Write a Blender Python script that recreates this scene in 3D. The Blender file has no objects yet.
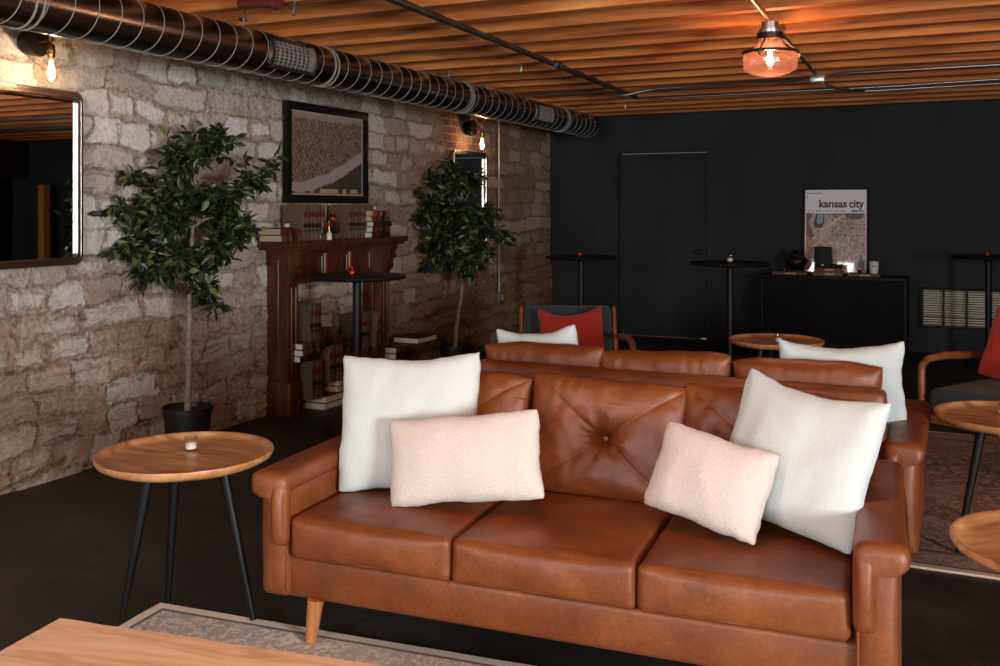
import bpy, bmesh, math, random
from mathutils import Vector, Matrix, noise
random.seed(7)
PI = math.pi
SC = bpy.context.scene
COL = SC.collection
def R(d): return math.radians(d)

# ------------------------------------------------------------------ mesh helpers
class MB:
    """collects shapes; build() links them as ONE mesh object"""
    def __init__(s): s.v = []; s.f = []; s.m = []; s.mi = 0
    def add(s, vs, fs, M=None):
        o = len(s.v)
        for v in vs:
            v = Vector(v)
            s.v.append(M @ v if M else v)
        for f in fs:
            s.f.append([i + o for i in f]); s.m.append(s.mi)
        return s
    def box(s, x0, x1, y0, y1, z0, z1, M=None):
        return s.add([(x0,y0,z0),(x1,y0,z0),(x1,y1,z0),(x0,y1,z0),(x0,y0,z1),(x1,y0,z1),(x1,y1,z1),(x0,y1,z1)],
                     [(0,3,2,1),(4,5,6,7),(0,1,5,4),(1,2,6,5),(2,3,7,6),(3,0,4,7)], M)
    def rbox(s, x0, x1, y0, y1, z0, z1, r=.01, seg=2, M=None):
        b = bmesh.new(); bmesh.ops.create_cube(b, size=1)
        for v in b.verts:
            v.co = Vector(((x0+x1)/2+v.co.x*(x1-x0), (y0+y1)/2+v.co.y*(y1-y0), (z0+z1)/2+v.co.z*(z1-z0)))
        r = min(r, .49*min(x1-x0, y1-y0, z1-z0))
        bmesh.ops.bevel(b, geom=list(b.edges), offset=r, segments=seg, profile=.5, affect='EDGES')
        b.verts.index_update()
        s.add([v.co.copy() for v in b.verts], [[v.index for v in f.verts] for f in b.faces], M); b.free(); return s
    def tube(s, pts, r, n=10, M=None, cap=True, closed=False):
        pts = [Vector(p) for p in pts]; N = len(pts)
        rs = r if isinstance(r, (list, tuple)) else [r]*N
        vs, fs = [], []; up = None
        for i, p in enumerate(pts):
            if closed: t = pts[(i+1) % N]-pts[i-1]
            else: t = pts[min(i+1, N-1)]-pts[max(i-1, 0)]
            t.normalize()
            if up is None: up = Vector((0,0,1)) if abs(t.z) < .9 else Vector((1,0,0))
            a = t.cross(up); a.normalize(); b = a.cross(t); up = b
            for k in range(n):
                q = 2*PI*k/n; vs.append(p+(a*math.cos(q)+b*math.sin(q))*rs[i])
        for i in range(N if closed else N-1):
            j = (i+1) % N
            for k in range(n):
                l = (k+1) % n; fs.append((i*n+k, i*n+l, j*n+l, j*n+k))
        if cap and not closed:
            fs.append(list(range(n))[::-1]); fs.append([(N-1)*n+k for k in range(n)])
        return s.add(vs, fs, M)
    def lathe(s, prof, n=32, M=None):
        vs, fs = [], []; P = len(prof)
        for k in range(n):
            q = 2*PI*k/n
            for r_, z in prof: vs.append((r_*math.cos(q), r_*math.sin(q), z))
        for k in range(n):
            l = (k+1) % n
            for i in range(P-1):
                if prof[i][0] < 1e-6 and prof[i+1][0] < 1e-6: continue
                fs.append((k*P+i, l*P+i, l*P+i+1, k*P+i+1))
        return s.add(vs, fs, M)
    def prism(s, pts, axis, a0, a1, M=None):
        """closed 2-D outline extruded along axis 0/1/2 between a0 and a1"""
        n = len(pts)
        def mk(p, a):
            if axis == 0: return (a, p[0], p[1])
            if axis == 1: return (p[0], a, p[1])
            return (p[0], p[1], a)
        vs = [mk(p, a0) for p in pts]+[mk(p, a1) for p in pts]
        fs = [list(range(n))[::-1], [n+i for i in range(n)]]
        for i in range(n): fs.append((i, (i+1) % n, n+(i+1) % n, n+i))
        return s.add(vs, fs, M)
    def build(s, name, mat, parent=None, smooth=True, ang=35, loc=None):
        me = bpy.data.meshes.new(name)
        me.from_pydata([tuple(v) for v in s.v], [], s.f)
        b = bmesh.new(); b.from_mesh(me)
        bmesh.ops.remove_doubles(b, verts=b.verts, dist=1e-5)
        bmesh.ops.recalc_face_normals(b, faces=b.faces)
        ok = len(b.faces) == len(s.f)
        b.to_mesh(me); b.free()
        mats = mat if isinstance(mat, (list, tuple)) else [mat]
        for m_ in mats: me.materials.append(m_)
        if ok and len(mats) > 1:
            for p, i in zip(me.polygons, s.m): p.material_index = i
        if smooth:
            me.shade_smooth(); me.set_sharp_from_angle(angle=R(ang))
        o = bpy.data.objects.new(name, me); COL.objects.link(o)
        if parent: o.parent = parent
        if loc: o.location = loc
        return o

def tag(o, label, cat, group=None, kind=None):
    o['label'] = label; o['category'] = cat
    if group: o['group'] = group
    if kind: o['kind'] = kind
    return o
def thing(name, label, cat, loc=(0,0,0), rz=0, group=None):
    o = bpy.data.objects.new(name, None); COL.objects.link(o)
    o.empty_display_size = .1
    o.location = loc; o.rotation_euler = (0,0,rz)
    return tag(o, label, cat, group)
def dup(root, loc, rz=0, label=None, group=None):
    def cp(o, par):
        c = o.copy(); COL.objects.link(c)
        if par: c.parent = par
        for ch in list(kids.get(o.name, ())): cp(ch, c)
        return c
    kids = {}
    for o in list(root.children_recursive): kids.setdefault(o.parent.name, []).append(o)
    r = cp(root, None); r.location = loc; r.rotation_euler = (0,0,rz)
    if label: r['label'] = label
    if group: r['group'] = group
    return r
def struct(o, label, cat): return tag(o, label, cat, None, 'structure')

# ------------------------------------------------------------------ material helpers
def newmat(name):
    m = bpy.data.materials.new(name); m.use_nodes = True
    nt = m.node_tree; return m, nt, nt.nodes['Principled BSDF'], nt.nodes['Material Output']
def N(nt, t, **kw):
    n = nt.nodes.new(t)
    for k, v in kw.items():
        if k in n.inputs: n.inputs[k].default_value = v
        else: setattr(n, k, v)
    return n
def L(nt, a, b): nt.links.new(a, b)
def ramp(nt, fac, stops, interp='LINEAR'):
    r = nt.nodes.new('ShaderNodeValToRGB'); r.color_ramp.interpolation = interp
    el = r.color_ramp.elements
    while len(el) < len(stops): el.new(.5)
    for e, (p, c) in zip(el, stops):
        e.position = p; e.color = (*c, 1) if len(c) == 3 else c
    if fac is not None: L(nt, fac, r.inputs[0])
    return r
def mixc(nt, fac, a, b, mode='MIX'):
    m = nt.nodes.new('ShaderNodeMix'); m.data_type = 'RGBA'; m.blend_type = mode
    if isinstance(fac, (int, float)): m.inputs[0].default_value = fac
    else: L(nt, fac, m.inputs[0])
    for i, c in ((6, a), (7, b)):
        if isinstance(c, tuple): m.inputs[i].default_value = (*c, 1)
        else: L(nt, c, m.inputs[i])
    return m.outputs[2]
def math_(nt, op, a, b=0.0):
    m = nt.nodes.new('ShaderNodeMath'); m.operation = op
    for i, c in ((0, a), (1, b)):
        if isinstance(c, (int, float)): m.inputs[i].default_value = c
        else: L(nt, c, m.inputs[i])
    return m.outputs[0]
def coords(nt, scale=(1,1,1), rot=(0,0,0), loc=(0,0,0), obj=True):
    tc = nt.nodes.new('ShaderNodeTexCoord'); mp = nt.nodes.new('ShaderNodeMapping')
    mp.inputs['Scale'].default_value = scale; mp.inputs['Rotation'].default_value = rot; mp.inputs['Location'].default_value = loc
    L(nt, tc.outputs['Object' if obj else 'Generated'], mp.inputs[0]); return mp.outputs[0]
def bump(nt, bs, h, strength=.3, dist=.01):
    b = nt.nodes.new('ShaderNodeBump'); b.inputs['Strength'].default_value = strength; b.inputs['Distance'].default_value = dist
    L(nt, h, b.inputs['Height']); L(nt, b.outputs[0], bs.inputs['Normal']); return b
def simple(name, c, rough=.5, metal=0., var=.0, vs=8., bs_=0., bsc=200., spec=None):
    m, nt, b, o = newmat(name)
    b.inputs['Base Color'].default_value = (*c, 1); b.inputs['Roughness'].default_value = rough; b.inputs['Metallic'].default_value = metal
    if spec is not None: b.inputs['Specular IOR Level'].default_value = spec
    co = coords(nt)
    if var:
        n = N(nt, 'ShaderNodeTexNoise', Scale=vs, Detail=5.); L(nt, co, n.inputs['Vector'])
        r = ramp(nt, n.outputs[0], [(.3, tuple(x*(1-var) for x in c)), (.7, tuple(min(1, x*(1+var)) for x in c))])
        L(nt, r.outputs[0], b.inputs['Base Color'])
    if bs_:
        n = N(nt, 'ShaderNodeTexNoise', Scale=bsc, Detail=3.); L(nt, co, n.inputs['Vector']); bump(nt, b, n.outputs[0], bs_, .004)
    return m
def wood(name, c0, c1, c2, rough=.45, scale=(1.2, 14, 14), rand=False, knots=False):
    m, nt, b, o = newmat(name)
    co = coords(nt, scale)
    if rand:
        oi = nt.nodes.new('ShaderNodeObjectInfo')
        ad = nt.nodes.new('ShaderNodeVectorMath'); ad.operation = 'ADD'; L(nt, co, ad.inputs[0])
        sc_ = nt.nodes.new('ShaderNodeVectorMath'); sc_.operation = 'SCALE'; sc_.inputs['Scale'].default_value = 37.
        cb = nt.nodes.new('ShaderNodeCombineXYZ'); L(nt, oi.outputs['Random'], cb.inputs[0]); L(nt, oi.outputs['Random'], cb.inputs[1]); L(nt, cb.outputs[0], sc_.inputs[0])
        L(nt, sc_.outputs[0], ad.inputs[1]); co = ad.outputs[0]
    n = N(nt, 'ShaderNodeTexNoise', Scale=1.6, Detail=6., Roughness=.62, Distortion=.9); L(nt, co, n.inputs['Vector'])
    r = ramp(nt, n.outputs[0], [(.28, c0), (.5, c1), (.72, c2)])
    col = r.outputs[0]
    if knots:
        co2 = coords(nt, (.8, 5, 5)); v = N(nt, 'ShaderNodeTexNoise', Scale=2.3, Detail=2.); L(nt, co2, v.inputs['Vector'])
        k = ramp(nt, v.outputs[0], [(.66, (0,0,0)), (.76, (1,1,1))]); col = mixc(nt, k.outputs[0], col, tuple(x*.35 for x in c0))
    if rand:
        rr = ramp(nt, oi.outputs['Random'], [(0., (.78,.74,.7)), (1., (1.12,1.1,1.06))]); col = mixc(nt, 1., col, rr.outputs[0], 'MULTIPLY')
    L(nt, col, b.inputs['Base Color']); b.inputs['Roughness'].default_value = rough
    bump(nt, b, n.outputs[0], .12, .004)
    return m
def emit(name, c, s):
    m = bpy.data.materials.new(name); m.use_nodes = True; nt = m.node_tree; nt.nodes.clear()
    e = N(nt, 'ShaderNodeEmission'); e.inputs[0].default_value = (*c, 1); e.inputs[1].default_value = s
    o = nt.nodes.new('ShaderNodeOutputMaterial'); L(nt, e.outputs[0], o.inputs[0]); return m
def thin_glass(name, c, gloss=.12, rough=.03, diffuse=0., dc=None):
    m = bpy.data.materials.new(name); m.use_nodes = True; nt = m.node_tree; nt.nodes.clear()
    t = N(nt, 'ShaderNodeBsdfTransparent'); t.inputs[0].default_value = (*c, 1)
    g = N(nt, 'ShaderNodeBsdfGlossy', Roughness=rough)
    fr = N(nt, 'ShaderNodeLayerWeight', Blend=.35)
    mx = N(nt, 'ShaderNodeMixShader'); f = math_(nt, 'ADD', math_(nt, 'MULTIPLY', fr.outputs['Facing'], .45), gloss*.3)
    L(nt, f, mx.inputs[0]); L(nt, t.outputs[0], mx.inputs[1]); L(nt, g.outputs[0], mx.inputs[2]); last = mx.outputs[0]
    if diffuse:
        d = N(nt, 'ShaderNodeBsdfTranslucent'); d.inputs[0].default_value = (*(dc or c), 1)
        m2 = N(nt, 'ShaderNodeMixShader'); m2.inputs[0].default_value = diffuse; L(nt, last, m2.inputs[1]); L(nt, d.outputs[0], m2.inputs[2]); last = m2.outputs[0]
    o = nt.nodes.new('ShaderNodeOutputMaterial'); L(nt, last, o.inputs[0]); return m

# ------------------------------------------------------------------ materials
def leather_mat():
    m, nt, b, o = newmat('caramel_leather')
    co = coords(nt)
    n = N(nt, 'ShaderNodeTexNoise', Scale=5., Detail=6., Roughness=.6); L(nt, co, n.inputs['Vector'])
    r = ramp(nt, n.outputs[0], [(.28, (.130,.031,.0065)), (.52, (.198,.052,.0115)), (.75, (.280,.084,.021))])
    n2 = N(nt, 'ShaderNodeTexNoise', Scale=90., Detail=4.); L(nt, co, n2.inputs['Vector'])
    r2 = ramp(nt, n2.outputs[0], [(.35, (.86,.86,.86)), (.65, (1.08,1.08,1.08))])
    L(nt, mixc(nt, 1., r.outputs[0], r2.outputs[0], 'MULTIPLY'), b.inputs['Base Color'])
    rr = ramp(nt, n.outputs[0], [(.3, (.50,)*3), (.7, (.38,)*3)]); L(nt, rr.outputs[0], b.inputs['Roughness']); b.inputs['Specular IOR Level'].default_value = .55
    v = N(nt, 'ShaderNodeTexVoronoi', Scale=420.); L(nt, co, v.inputs['Vector'])
    n3 = N(nt, 'ShaderNodeTexNoise', Scale=22., Detail=4.); L(nt, co, n3.inputs['Vector'])
    h = math_(nt, 'ADD', math_(nt, 'MULTIPLY', v.outputs[0], .18), math_(nt, 'MULTIPLY', n3.outputs[0], .9))
    bump(nt, b, h, .35, .006)
    return m
def fabric_mat(name, c, scale=320., var=.06, strength=.35, rough=.9, weave=True):
    m, nt, b, o = newmat(name)
    co = coords(nt)
    n = N(nt, 'ShaderNodeTexNoise', Scale=scale, Detail=3.); L(nt, co, n.inputs['Vector'])
    r = ramp(nt, n.outputs[0], [(.3, tuple(x*(1-var*2) for x in c)), (.7, tuple(min(1, x*(1+var)) for x in c))])
    L(nt, r.outputs[0], b.inputs['Base Color']); b.inputs['Roughness'].default_value = rough
    b.inputs['Sheen Weight'].default_value = .15
    h = n.outputs[0]
    if weave:
        w1 = N(nt, 'ShaderNodeTexWave', Scale=scale*.6, Distortion=1.5); L(nt, co, w1.inputs['Vector'])
        n4 = N(nt, 'ShaderNodeTexNoise', Scale=14., Detail=3.); L(nt, co, n4.inputs['Vector'])
        h = math_(nt, 'ADD', math_(nt, 'MULTIPLY', n4.outputs[0], 2.2), math_(nt, 'ADD', w1.outputs[1], h))
    bump(nt, b, h, strength, .003)
    return m
LEATHER = leather_mat()
LINEN = fabric_mat('pale_linen', (.635,.705,.70), 300)
BLUSH = fabric_mat('blush_boucle', (.665,.575,.515), 150, .045, .8, weave=False)
REDF = fabric_mat('red_velvet', (.36,.020,.009), 260)
CHARCOAL = fabric_mat('charcoal_felt', (.021,.036,.044), 300)
ACACIA = wood('acacia_wood', (.20,.075,.025), (.48,.225,.09), (.68,.40,.19), .36, (2.2, 9, 9))
MANGO = wood('pale_plank_wood', (.50,.27,.14), (.78,.51,.31), (.86,.63,.42), .5, (1.6, 13, 13), knots=True)
MAHOG = wood('mahogany_wood', (.030,.007,.0035), (.074,.017,.007), (.135,.036,.013), .33, (9, 9, 1.4))
WALNUT = wood('walnut_wood', (.10,.028,.010), (.22,.070,.024), (.31,.110,.042), .36, (8, 8, 2))
LEGWOOD = wood('honey_wood', (.30,.10,.03), (.46,.18,.055), (.55,.24,.08), .4, (10, 10, 1.5))
JOIST = wood('joist_wood', (.17,.044,.010), (.52,.170,.036), (.72,.31,.092), .7, (.55, 11, 11), rand=True, knots=True)
DECK = wood('deck_wood', (.05,.018,.007), (.12,.045,.015), (.17,.07,.025), .7, (.6, 9, 9))
POSTW = wood('post_wood', (.30,.10,.03), (.50,.20,.06), (.58,.27,.09), .6, (9, 9, 1))
BLACKM = simple('black_metal', (.006,.006,.007), .45, .0, spec=.25)
BLACKP = simple('black_satin', (.005,.005,.006), .5, spec=.2)
TAMBOUR = simple('black_stained_wood', (.007,.007,.008), .6, 0, .2, 30, .2, 120, spec=.2)
DUCTM = simple('galvanised_steel', (.27,.26,.25), .26, 1., .25, 3., .012, 14)
SEAMM = simple('galvanised_seam', (.30,.295,.285), .55, .15)
GRILLM = simple('grey_register_metal', (.55,.57,.58), .35, .8)
CONDM = simple('conduit_steel', (.42,.42,.41), .34, 1.)
PIPEM = simple('dark_steel_pipe', (.15,.13,.12), .4, .9, .3, 12)
REDPNT = simple('dark_red_paint', (.10,.014,.010), .4)
BRASS = simple('aged_brass', (.42,.24,.10), .3, 1., .2, 20)
SILVER = simple('brushed_silver', (.46,.44,.42), .26, 1.)
MIRRORM = simple('mirror_glass', (.82,.82,.82), .015, 1.)
GLASS = thin_glass('clear_glass', (.94,.94,.92))
AMBERG = thin_glass('amber_glass', (.85,.27,.05), .2)
PINKG = thin_glass('copper_glass', (.95,.58,.47), .35, .05, .026, (.95,.36,.24))
WAX = simple('candle_wax', (.80,.74,.64), .55)
PAPERB = simple('book_pages', (.66,.62,.55), .85, 0, .10, 60)
PAPERT = simple('yellowed_pages', (.52,.41,.27), .85, 0, .10, 60)
POTM = simple('black_plastic', (.010,.010,.010), .45)
SOILM = simple('potting_soil', (.025,.017,.011), .95, 0, .4, 80, .6, 90)
BARK = simple('pale_bark', (.23,.19,.15), .85, 0, .35, 40, .6, 60)
WHITEP = simple('white_print', (.82,.84,.90), .5)
INK = simple('black_ink', (.012,.012,.016), .6)
CERAM = simple('white_ceramic', (.66,.63,.60), .35)
BRONZE = simple('dark_bronze', (.022,.014,.010), .35, .6, .5, 20)
def leaf_mat():
    m, nt, b, o = newmat('ficus_leaf')
    g = nt.nodes.new('ShaderNodeNewGeometry')
    r = ramp(nt, g.outputs['Random Per Island'], [(0., (.008,.015,.009)), (.6, (.014,.027,.013)), (.88, (.03,.05,.018)), (1., (.13,.16,.035))])
    L(nt, r.outputs[0], b.inputs['Base Color']); b.inputs['Roughness'].default_value = .42
    return m
LEAF = leaf_mat()

def stone_mat():
    m, nt, b, out = newmat('rubble_stone')
    tc = nt.nodes.new('ShaderNodeTexCoord'); P = tc.outputs['Object']
    sep = nt.nodes.new('ShaderNodeSeparateXYZ'); L(nt, P, sep.inputs[0]); Y, Z = sep.outputs[1], sep.outputs[2]
    def warp(src, scale, amt, det=4.):
        w = N(nt, 'ShaderNodeTexNoise', Scale=scale, Detail=det, Roughness=.6); L(nt, P, w.inputs['Vector'])
        wv = nt.nodes.new('ShaderNodeVectorMath'); wv.operation = 'MULTIPLY_ADD'
        L(nt, w.outputs['Color'], wv.inputs[0]); wv.inputs[1].default_value = (.0, amt[0], amt[1]); L(nt, src, wv.inputs[2]); return wv.outputs[0]
    WP = warp(warp(P, 1.6, (.30, .17), 2.), 9., (.15, .08), 6.)
    # irregular coursed rubble: warped courses of blocks, each with random values
    sw = nt.nodes.new('ShaderNodeSeparateXYZ'); L(nt, WP, sw.inputs[0]); cw_ = nt.nodes.new('ShaderNodeCombineXYZ'); L(nt, sw.outputs[1], cw_.inputs[0]); L(nt, sw.outputs[2], cw_.inputs[1])
    cr = nt.nodes.new('ShaderNodeTexBrick'); L(nt, cw_.outputs[0], cr.inputs['Vector']); cr.offset = .37; cr.offset_frequency = 2; cr.squash = 1.75; cr.squash_frequency = 3
    for k, v in (('Scale', 1.), ('Brick Width', .25), ('Row Height', .152), ('Mortar Size', .055), ('Mortar Smooth', 1.), ('Bias', 0.)): cr.inputs[k].default_value = v
    cr.inputs['Color1'].default_value = (0,0,0,1); cr.inputs['Color2'].default_value = (1,1,1,1); cr.inputs['Mortar'].default_value = (.5,.5,.5,1)
    cid = nt.nodes.new('ShaderNodeTexBrick'); L(nt, cw_.outputs[0], cid.inputs['Vector']); cid.offset = .37; cid.offset_frequency = 2; cid.squash = 1.75; cid.squash_frequency = 3
    for k, v in (('Scale', 1.), ('Brick Width', .25), ('Row Height', .152), ('Mortar Size', 0.), ('Bias', 0.)): cid.inputs[k].default_value = v
    cid.inputs['Color1'].default_value = (0,0,0,1); cid.inputs['Color2'].default_value = (1,1,1,1)
    wn = nt.nodes.new('ShaderNodeTexWhiteNoise'); wn.noise_dimensions = '1D'; L(nt, cid.outputs['Color'], wn.inputs['W'])
    sx = nt.nodes.new('ShaderNodeSeparateColor'); L(nt, wn.outputs['Color'], sx.inputs[0])
    EDGE = math_(nt, 'MULTIPLY', math_(nt, 'SUBTRACT', 1., cr.outputs['Fac']), .30)
    fine = N(nt, 'ShaderNodeTexNoise', Scale=34., Detail=9., Roughness=.74); L(nt, P, fine.inputs['Vector'])
    med = N(nt, 'ShaderNodeTexNoise', Scale=8., Detail=8., Roughness=.7); L(nt, P, med.inputs['Vector'])
    big = N(nt, 'ShaderNodeTexNoise', Scale=1.2, Detail=3.); L(nt, P, big.inputs['Vector'])
    mps = nt.nodes.new('ShaderNodeMapping'); mps.inputs['Scale'].default_value = (1, 1.6, 11.); L(nt, WP, mps.inputs[0])
    strata = N(nt, 'ShaderNodeTexNoise', Scale=1.5, Detail=8., Roughness=.66, Distortion=.6); L(nt, mps.outputs[0], strata.inputs['Vector'])
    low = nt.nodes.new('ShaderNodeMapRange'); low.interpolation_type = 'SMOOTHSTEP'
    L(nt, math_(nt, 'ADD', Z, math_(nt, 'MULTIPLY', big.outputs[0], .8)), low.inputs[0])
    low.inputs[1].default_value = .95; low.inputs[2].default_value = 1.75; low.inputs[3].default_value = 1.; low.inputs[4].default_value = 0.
    # face / mortar mask with ragged, partly smeared-over edges
    ed = math_(nt, 'ADD', EDGE, math_(nt, 'MULTIPLY', math_(nt, 'SUBTRACT', med.outputs[0], .5), .34))
    ed = math_(nt, 'ADD', ed, math_(nt, 'MULTIPLY', math_(nt, 'SUBTRACT', sx.outputs[2], .56), .46))
    face = ramp(nt, ed, [(.07, (0,0,0)), (.17, (1,1,1))]).outputs[0]
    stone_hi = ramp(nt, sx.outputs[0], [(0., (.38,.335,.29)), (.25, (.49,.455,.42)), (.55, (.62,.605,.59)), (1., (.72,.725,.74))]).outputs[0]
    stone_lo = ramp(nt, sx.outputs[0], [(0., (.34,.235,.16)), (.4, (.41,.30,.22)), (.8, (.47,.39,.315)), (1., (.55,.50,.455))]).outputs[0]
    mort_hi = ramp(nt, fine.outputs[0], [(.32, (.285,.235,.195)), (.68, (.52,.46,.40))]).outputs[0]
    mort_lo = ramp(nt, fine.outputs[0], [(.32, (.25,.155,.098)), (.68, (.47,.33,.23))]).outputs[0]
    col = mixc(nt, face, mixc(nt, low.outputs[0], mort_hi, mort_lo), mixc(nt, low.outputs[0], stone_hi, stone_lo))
    pl = ramp(nt, math_(nt, 'ADD', math_(nt, 'MULTIPLY', med.outputs[0], .7), math_(nt, 'MULTIPLY', big.outputs[0], .3)), [(.50, (0,0,0)), (.60, (1,1,1))]).outputs[0]
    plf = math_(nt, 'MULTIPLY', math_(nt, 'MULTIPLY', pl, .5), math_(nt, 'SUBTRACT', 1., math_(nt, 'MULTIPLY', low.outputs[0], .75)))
    col = mixc(nt, plf, col, (.60,.575,.54))
    rust = ramp(nt, big.outputs['Color'], [(.6, (0,0,0)), (.68, (.6,)*3)]).outputs[0]
    col = mixc(nt, math_(nt, 'MULTIPLY', rust, math_(nt, 'SUBTRACT', 1., face)), col, (.27,.13,.075))
    crk = ramp(nt, math_(nt, 'ADD', EDGE, math_(nt, 'MULTIPLY', math_(nt, 'SUBTRACT', fine.outputs[0], .5), .06)), [(.006, (1,1,1)), (.03, (0,0,0))]).outputs[0]
    crk = math_(nt, 'MULTIPLY', crk, ramp(nt, med.outputs['Color'], [(.44, (0,0,0)), (.56, (1,1,1))]).outputs[0])
    col = mixc(nt, math_(nt, 'MULTIPLY', crk, .5), col, (.13,.095,.072))
    fr = ramp(nt, fine.outputs[0], [(.3, (.50,.48,.46)), (.5, (1,1,1)), (.72, (1.3,1.3,1.29))]).outputs[0]; col = mixc(nt, .85, col, fr, 'MULTIPLY')
    st = ramp(nt, strata.outputs[0], [(.36, (.42,.36,.32)), (.46, (1,1,1)), (.7, (1.15,1.13,1.1))]).outputs[0]; col = mixc(nt, math_(nt, 'MULTIPLY', low.outputs[0], .85), col, st, 'MULTIPLY')  # strata lows also darkened in the colour, as shade under the ledges
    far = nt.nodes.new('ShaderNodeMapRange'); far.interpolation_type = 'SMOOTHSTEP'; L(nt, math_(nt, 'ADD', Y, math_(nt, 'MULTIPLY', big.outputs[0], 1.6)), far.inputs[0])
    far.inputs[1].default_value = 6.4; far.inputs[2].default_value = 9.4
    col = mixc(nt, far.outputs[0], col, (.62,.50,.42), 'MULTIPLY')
    # patch of red brick round the far sconce
    bk = nt.nodes.new('ShaderNodeTexBrick')
    cb = nt.nodes.new('ShaderNodeCombineXYZ'); L(nt, Y, cb.inputs[0]); L(nt, Z, cb.inputs[1]); L(nt, cb.outputs[0], bk.inputs['Vector'])
    for k, v in (('Scale', 1.), ('Brick Width', .215), ('Row Height', .072), ('Mortar Size', .009), ('Bias', 0.)): bk.inputs[k].default_value = v
    bk.inputs['Color1'].default_value = (.22,.085,.055,1); bk.inputs['Color2'].default_value = (.12,.05,.036,1); bk.inputs['Mortar'].default_value = (.20,.16,.13,1)
    nz = math_(nt, 'MULTIPLY', math_(nt, 'SUBTRACT', med.outputs[0], .5), .6)
    dy = math_(nt, 'SUBTRACT', .50, math_(nt, 'ABSOLUTE', math_(nt, 'SUBTRACT', math_(nt, 'ADD', Y, nz), 8.72)))
    dz = math_(nt, 'SUBTRACT', math_(nt, 'ADD', Z, nz), 2.02)
    mask = ramp(nt, math_(nt, 'MULTIPLY', math_(nt, 'MINIMUM', dy, dz), 10.), [(.0, (0,0,0)), (.5, (1,1,1))]).outputs[0]
    bcol = mixc(nt, .8, mixc(nt, math_(nt, 'MULTIPLY', pl, .5), bk.outputs[0], (.30,.25,.21)), fr, 'MULTIPLY')
    col = mixc(nt, mask, col, bcol)
    L(nt, col, b.inputs['Base Color']); b.inputs['Roughness'].default_value = .95; b.inputs['Specular IOR Level'].default_value = .15
    h = math_(nt, 'ADD', math_(nt, 'MULTIPLY', face, .30), math_(nt, 'MULTIPLY', math_(nt, 'MULTIPLY', face, sx.outputs[1]), .22))
    h = math_(nt, 'SUBTRACT', h, math_(nt, 'MULTIPLY', crk, .35))
    h = math_(nt, 'ADD', h, math_(nt, 'MULTIPLY', med.outputs[0], .40))
    h = math_(nt, 'ADD', h, math_(nt, 'MULTIPLY', fine.outputs[0], .55))
    h = math_(nt, 'ADD', h, math_(nt, 'MULTIPLY', math_(nt, 'MULTIPLY', low.outputs[0], strata.outputs[0]), 1.5))
    hb = math_(nt, 'MULTIPLY', bk.outputs['Fac'], -.25)
    hm = nt.nodes.new('ShaderNodeMix'); L(nt, mask, hm.inputs[0]); L(nt, h, hm.inputs[2]); L(nt, math_(nt, 'ADD', hb, math_(nt, 'ADD', .6, math_(nt, 'MULTIPLY', fine.outputs[0], .4))), hm.inputs[3])
    d = N(nt, 'ShaderNodeDisplacement', Midlevel=1.3, Scale=.030); L(nt, hm.outputs[0], d.inputs['Height']); L(nt, d.outputs[0], out.inputs['Displacement'])
    m.displacement_method = 'BOTH'
    return m
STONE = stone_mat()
def wallpaint():
    m, nt, b, o = newmat('charcoal_wall_paint')
    co = coords(nt, (1.2, 1, .35))
    n = N(nt, 'ShaderNodeTexNoise', Scale=2.2, Detail=5., Roughness=.6); L(nt, co, n.inputs['Vector'])
    r = ramp(nt, n.outputs[0], [(.3, (.016,.0205,.024)), (.7, (.030,.035,.039))]); L(nt, r.outputs[0], b.inputs['Base Color'])
    b.inputs['Roughness'].default_value = .75; b.inputs['Specular IOR Level'].default_value = .18
    n2 = N(nt, 'ShaderNodeTexNoise', Scale=120., Detail=4.); L(nt, coords(nt), n2.inputs['Vector']); bump(nt, b, n2.outputs[0], .15, .003)
    return m
WALLP = wallpaint()
def floormat():
    m, nt, b, o = newmat('dark_concrete')
    co = coords(nt)
    n = N(nt, 'ShaderNodeTexNoise', Scale=1.3, Detail=8., Roughness=.65); L(nt, co, n.inputs['Vector'])
    r = ramp(nt, n.outputs[0], [(.32, (.007,.0058,.0053)), (.52, (.021,.0162,.0135)), (.72, (.062,.047,.038))])
    n2 = N(nt, 'ShaderNodeTexNoise', Scale=55., Detail=6.); L(nt, co, n2.inputs['Vector'])
    r2 = ramp(nt, n2.outputs[0], [(.35, (.75,.75,.75)), (.68, (1.2,1.2,1.2)), (.8, (2.2,2.,1.9))])
    L(nt, mixc(nt, 1., r.outputs[0], r2.outputs[0], 'MULTIPLY'), b.inputs['Base Color'])
    rr = ramp(nt, n.outputs[0], [(.3, (.5,)*3), (.7, (.68,)*3)]); L(nt, rr.outputs[0], b.inputs['Roughness'])
    bump(nt, b, n2.outputs[0], .25, .004)
    return m
FLOORM = floormat()
PLASTER = simple('front_wall_plaster', (.50,.46,.42), .9, 0, .15, 3)
WINFRAME = simple('window_frame_paint', (.04,.04,.04), .5)

# ------------------------------------------------------------------ the room
YB, YF, XR, ZC = 11.03, -2.3, 9.6, 2.82
MB().box(-.3, XR, YF, YB, -.12, 0).build('floor', FLOORM, smooth=False)
struct(bpy.data.objects['floor'], 'dark stained concrete floor under the seating groups', 'floor')
w = MB()
ny, nz, y0, y1 = 640, 176, 2.7, YB
vs = [(0, y0+(y1-y0)*j/ny, 2.64*i/nz) for i in range(nz+1) for j in range(ny+1)]
fs = [(i*(ny+1)+j, i*(ny+1)+j+1, (i+1)*(ny+1)+j+1, (i+1)*(ny+1)+j) for i in range(nz) for j in range(ny)]
w.add(vs, fs)
ny2 = 40
vs = [(0, YF+(y0-YF)*j/ny2, 2.64*i/30) for i in range(31) for j in range(ny2+1)]
fs = [(i*(ny2+1)+j, i*(ny2+1)+j+1, (i+1)*(ny2+1)+j+1, (i+1)*(ny2+1)+j) for i in range(30) for j in range(ny2)]
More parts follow.
